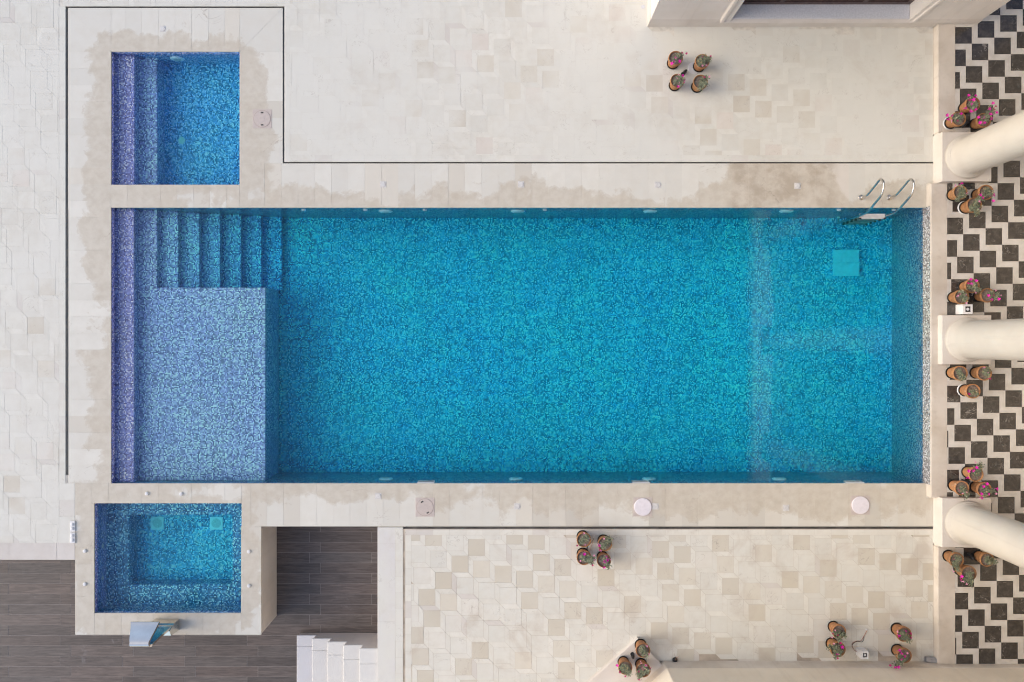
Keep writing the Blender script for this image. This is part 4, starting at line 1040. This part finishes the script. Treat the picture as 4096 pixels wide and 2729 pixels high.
for k, (a, b, z0, lobes, fl, plate, lab) in enumerate(POTS):
    x, y = P(a, b, z0+POT_H)
    t_ = thing('potted_plant', (x, y, z0), lab, 'potted plant', 'flowering plants in terracotta pots')
    v = rnd.uniform(0.8, 1.15); t_.scale = (rnd.uniform(.95, 1.05),)*3
    if 17 <= k <= 22: v = 1.3
    rot = rnd.uniform(0, 6.28)
    o = obj('pot', pot_me, None, t_, (v, v*rnd.uniform(.93,1.03), v*.95)); o.location = (0,0,0.012); o.rotation_euler.z = rot
    o = obj('soil', soil_me, None, t_); o.location = (0,0,0.008); o.rotation_euler.z = rot
    o = obj('saucer', sau_me, None, t_); o.location = (0,0,0.0075 if plate else 0.001)
    if plate and k in (1, 9, 13, 19):
        o = obj('white_plate', plate_me, None, t_)
        o.location = (-0.004, 0.003, 0.0005) if k != 1 else (-0.085, -0.02, 0.0005)
    lb = []
    for (dx, dy) in lobes:
        L = math.hypot(dx, dy); zl = 0.33 + rnd.uniform(0, .03) + (0.04 if L < 25 else -0.0)
        wx, wy_ = P(a+dx, b+dy, z0+zl); lb.append((wx-x, wy_-y, zl, 85))
    st, lf_ = plant_meshes(100+k, lb)
    st.build('stem', M['stem_green'], t_); lf_.build('foliage', M['leaf'], t_)
    for q, (dx, dy, kd) in enumerate(fl):
        zf_ = 0.375 + rnd.uniform(-.01, .03); wx, wy_ = P(a+dx, b+dy, z0+zf_)
        o = obj('flower', FL[kd][q % len(FL[kd])], None, t_); o.location = (wx-x, wy_-y, zf_)
        o.rotation_euler = (rnd.uniform(-.5,.5)*(2.0 if kd == 'p' else 1), rnd.uniform(-.5,.5)*(2.0 if kd == 'p' else 1), rnd.uniform(0, 6.28))

# ------------------------------------------------------------------ small fixtures
def spotlight(px_, py_, z0, ang, tilt, label, white=False):
    x, y = P(px_, py_, z0+0.06); t_ = thing('garden_spotlight', (x, y, z0), label, 'spotlight', 'small black garden spotlights')
    MB().lathe([(0.030,0.001),(0.030,0.010),(0.010,0.014),(0.009,0.055)], 14).build('foot', M['weathered_white'] if white else M['black_plastic'], t_)
    h = MB().lathe([(0.020,-0.065),(0.026,-0.055),(0.028,0.03),(0.040,0.045),(0.041,0.075),(0.036,0.075),(0.030,0.060)], 18).build('lamp_head', M['black_plastic'], t_); smooth_by_angle(h, 40)
    h.location = (0,0,0.075); h.rotation_euler = (tilt, 0, ang)
    MB().box(-.034,-.029,-.008,.008,-0.03,0.01).box(.029,.034,-.008,.008,-0.03,0.01).build('bracket', M['black_plastic'], h)
spotlight(2738, 290, Z0, R(-40), R(75), 'small black spotlight among the four pots by the villa wing')
spotlight(3856, 500, ZP, R(150), R(60), 'small black spotlight among the pots above the upper column')
spotlight(3868, 744, ZP, R(30), R(60), 'small black spotlight among the pots under the upper column')
spotlight(3857, 1925, ZP, R(70), R(70), 'small black spotlight among the pots above the lower column')
spotlight(3880, 2222, ZP, R(20), R(50), 'small black spotlight among the pots under the lower column')
spotlight(2531, 2624, ZS, R(15), R(-60), 'small black spotlight on a white foot on the angled step', True)
spotlight(3870, 1170, ZP, R(15), R(60), 'small black spotlight among the pots above the white box')

def light_box(px_, py_, z0, s, h, label, square):
    x, y = P(px_, py_, z0+h); t_ = thing('light_box', (x, y, z0), label, 'light box', 'white light boxes')
    m = MB(); o_ = 0.055*s/0.19
    m.box(-s/2, s/2, -s/2, s/2, 0.001, h-0.02)
    m.box(-s/2, -o_+0.01, -s/2, s/2, h-0.02, h); m.box(o_+0.01, s/2, -s/2, s/2, h-0.02, h)
    m.box(-o_+0.01, o_+0.01, -s/2, -o_, h-0.02, h-0.0001); m.box(-o_+0.01, o_+0.01, o_, s/2, h-0.02, h-0.0001)
    m.build('case', M['white_plastic'], t_)
    l = MB().box(-o_+0.012, o_+0.008, -o_+0.002, o_-0.002, h-0.019, h-0.016).build('recess', M['black_plastic'], t_)
    MB().lathe([(o_*0.55,h-0.0158),(o_*0.5,h-0.008),(o_*0.2,h-0.006)], 16, (0.01, 0)).build('lens', M['sill_granite'], l)
    return t_
light_box(3871, 1237, ZP, 0.19, 0.22, 'white cube light box with a dark square opening beside the middle column', True)
light_box(3459, 2622, Z0, 0.15, 0.19, 'white cube light box trailing a loose cable near the cream wall', True)

def wire(name, pts, r, mat, label, cat, extra=()):
    o = MB().tube(spline([(*P(a, b, z), z) for a, b, z in pts], 6), r, 6).build(name, M[mat]); tag(o, label, cat)
    for nm, p2, r2, m2 in extra:
        MB().tube(spline([(*P(a, b, z), z) for a, b, z in p2], 6), r2, 6).build(nm, M[m2], o)
    return o
wire('power_cable', [(3426,2607,.02),(3416,2599,.01),(3408.5,2582,.008),(3411,2572,.008),(3428,2564.5,.008),(3443,2563.5,.008),(3456,2545,.010),(3468,2522,.03)], 0.005, 'red_wire', 'loose reddish cable from the white box to a stub in the paving', 'cable',
     [('black_core', [(3426,2608,.012),(3412,2594,.007),(3410,2578,.007),(3428,2566.5,.007),(3450,2567,.007),(3457,2543,.007)], 0.004, 'black_plastic'), ('plug', [(3463,2517,.004),(3465.5,2519,.02),(3467.5,2521.5,.03)], 0.014, 'white_plastic')])
wire('cable_stub', [(2376.5,2142,.10),(2375,2154,.06),(2366,2169,.02),(2351,2184,.01),(2347.5,2202,.006)], 0.0055, 'black_plastic', 'bare cable stub sticking up between the lower four pots', 'cable',
     [('second_wire', [(2374,2156,.05),(2369,2175,.02),(2363,2190,.01),(2364,2203,.006)], 0.004, 'red_wire'), ('white_tip', [(2376.8,2141,.105),(2375.2,2152.5,.065)], 0.0075, 'white_plastic')])
# grey rolled mat in the wall corner
m = MB(); n = 40; prof = []
for k in range(n): 
    a = k*2*math.pi*2.2/n; prof.append((0.030+0.033*k/n, a))
vs_ = []; 
for xx in (0.0, 0.20):
    for r0, a in prof: vs_.append((xx, r0*math.cos(a), r0*math.sin(a)))
    for r0, a in reversed(prof): vs_.append((xx, (r0-0.006)*math.cos(a), (r0-0.006)*math.sin(a)))
N = 2*n
fs = [(i, (i+1)%N, N+(i+1)%N, N+i) for i in range(N)] + [(i, i+1, N-2-i, N-1-i) for i in range(n-1)] + [(N+N-1-i, N+N-2-i, N+i+1, N+i) for i in range(n-1)]
m.add(vs_, fs); o = m.build('rolled_mat', M['grey_roll_plastic']); o.location = (P(3700,0)[0]-0.03, P(0,2634)[1]+0.01, 0.066); o.rotation_euler = (0, 0, R(-6)); tag(o, 'small grey rolled plastic sheet lying in the corner by the porch kerb', 'roll')
# dry seedling on the skirting
x, y = P(2714, 2683, 0.3); t_ = thing('dry_seedling', (x, y, 0.294), 'dry leafless seedling sprouting from dark soil on the wall skirting', 'plant'); t_.location = (x, -6.37, 0.0)
q = random.Random(5)
m = MB().lathe([(0.045,0.0),(0.05,0.03),(0.035,0.05),(0.012,0.055)], 9)
m.v = [(a+q.uniform(-.008,.008), b+q.uniform(-.008,.008), c_) for a, b, c_ in m.v]; m.build('soil_clump', M['black_rubber'], t_)
m = MB()
for pts in ([(0,0,.04),(-.01,.05,.10),(.0,.11,.14),(-.05,.17,.19),(-.06,.22,.22)], [(0,.10,.13),(.03,.13,.17),(.05,.17,.20)], [(0,.06,.11),(-.03,.09,.15)], [(.02,.0,.04),(.035,.04,.08)]):
    m.tube(spline(pts, 3), 0.004, 5, 0.002)
m.build('twig', M['dry_twig'], t_)
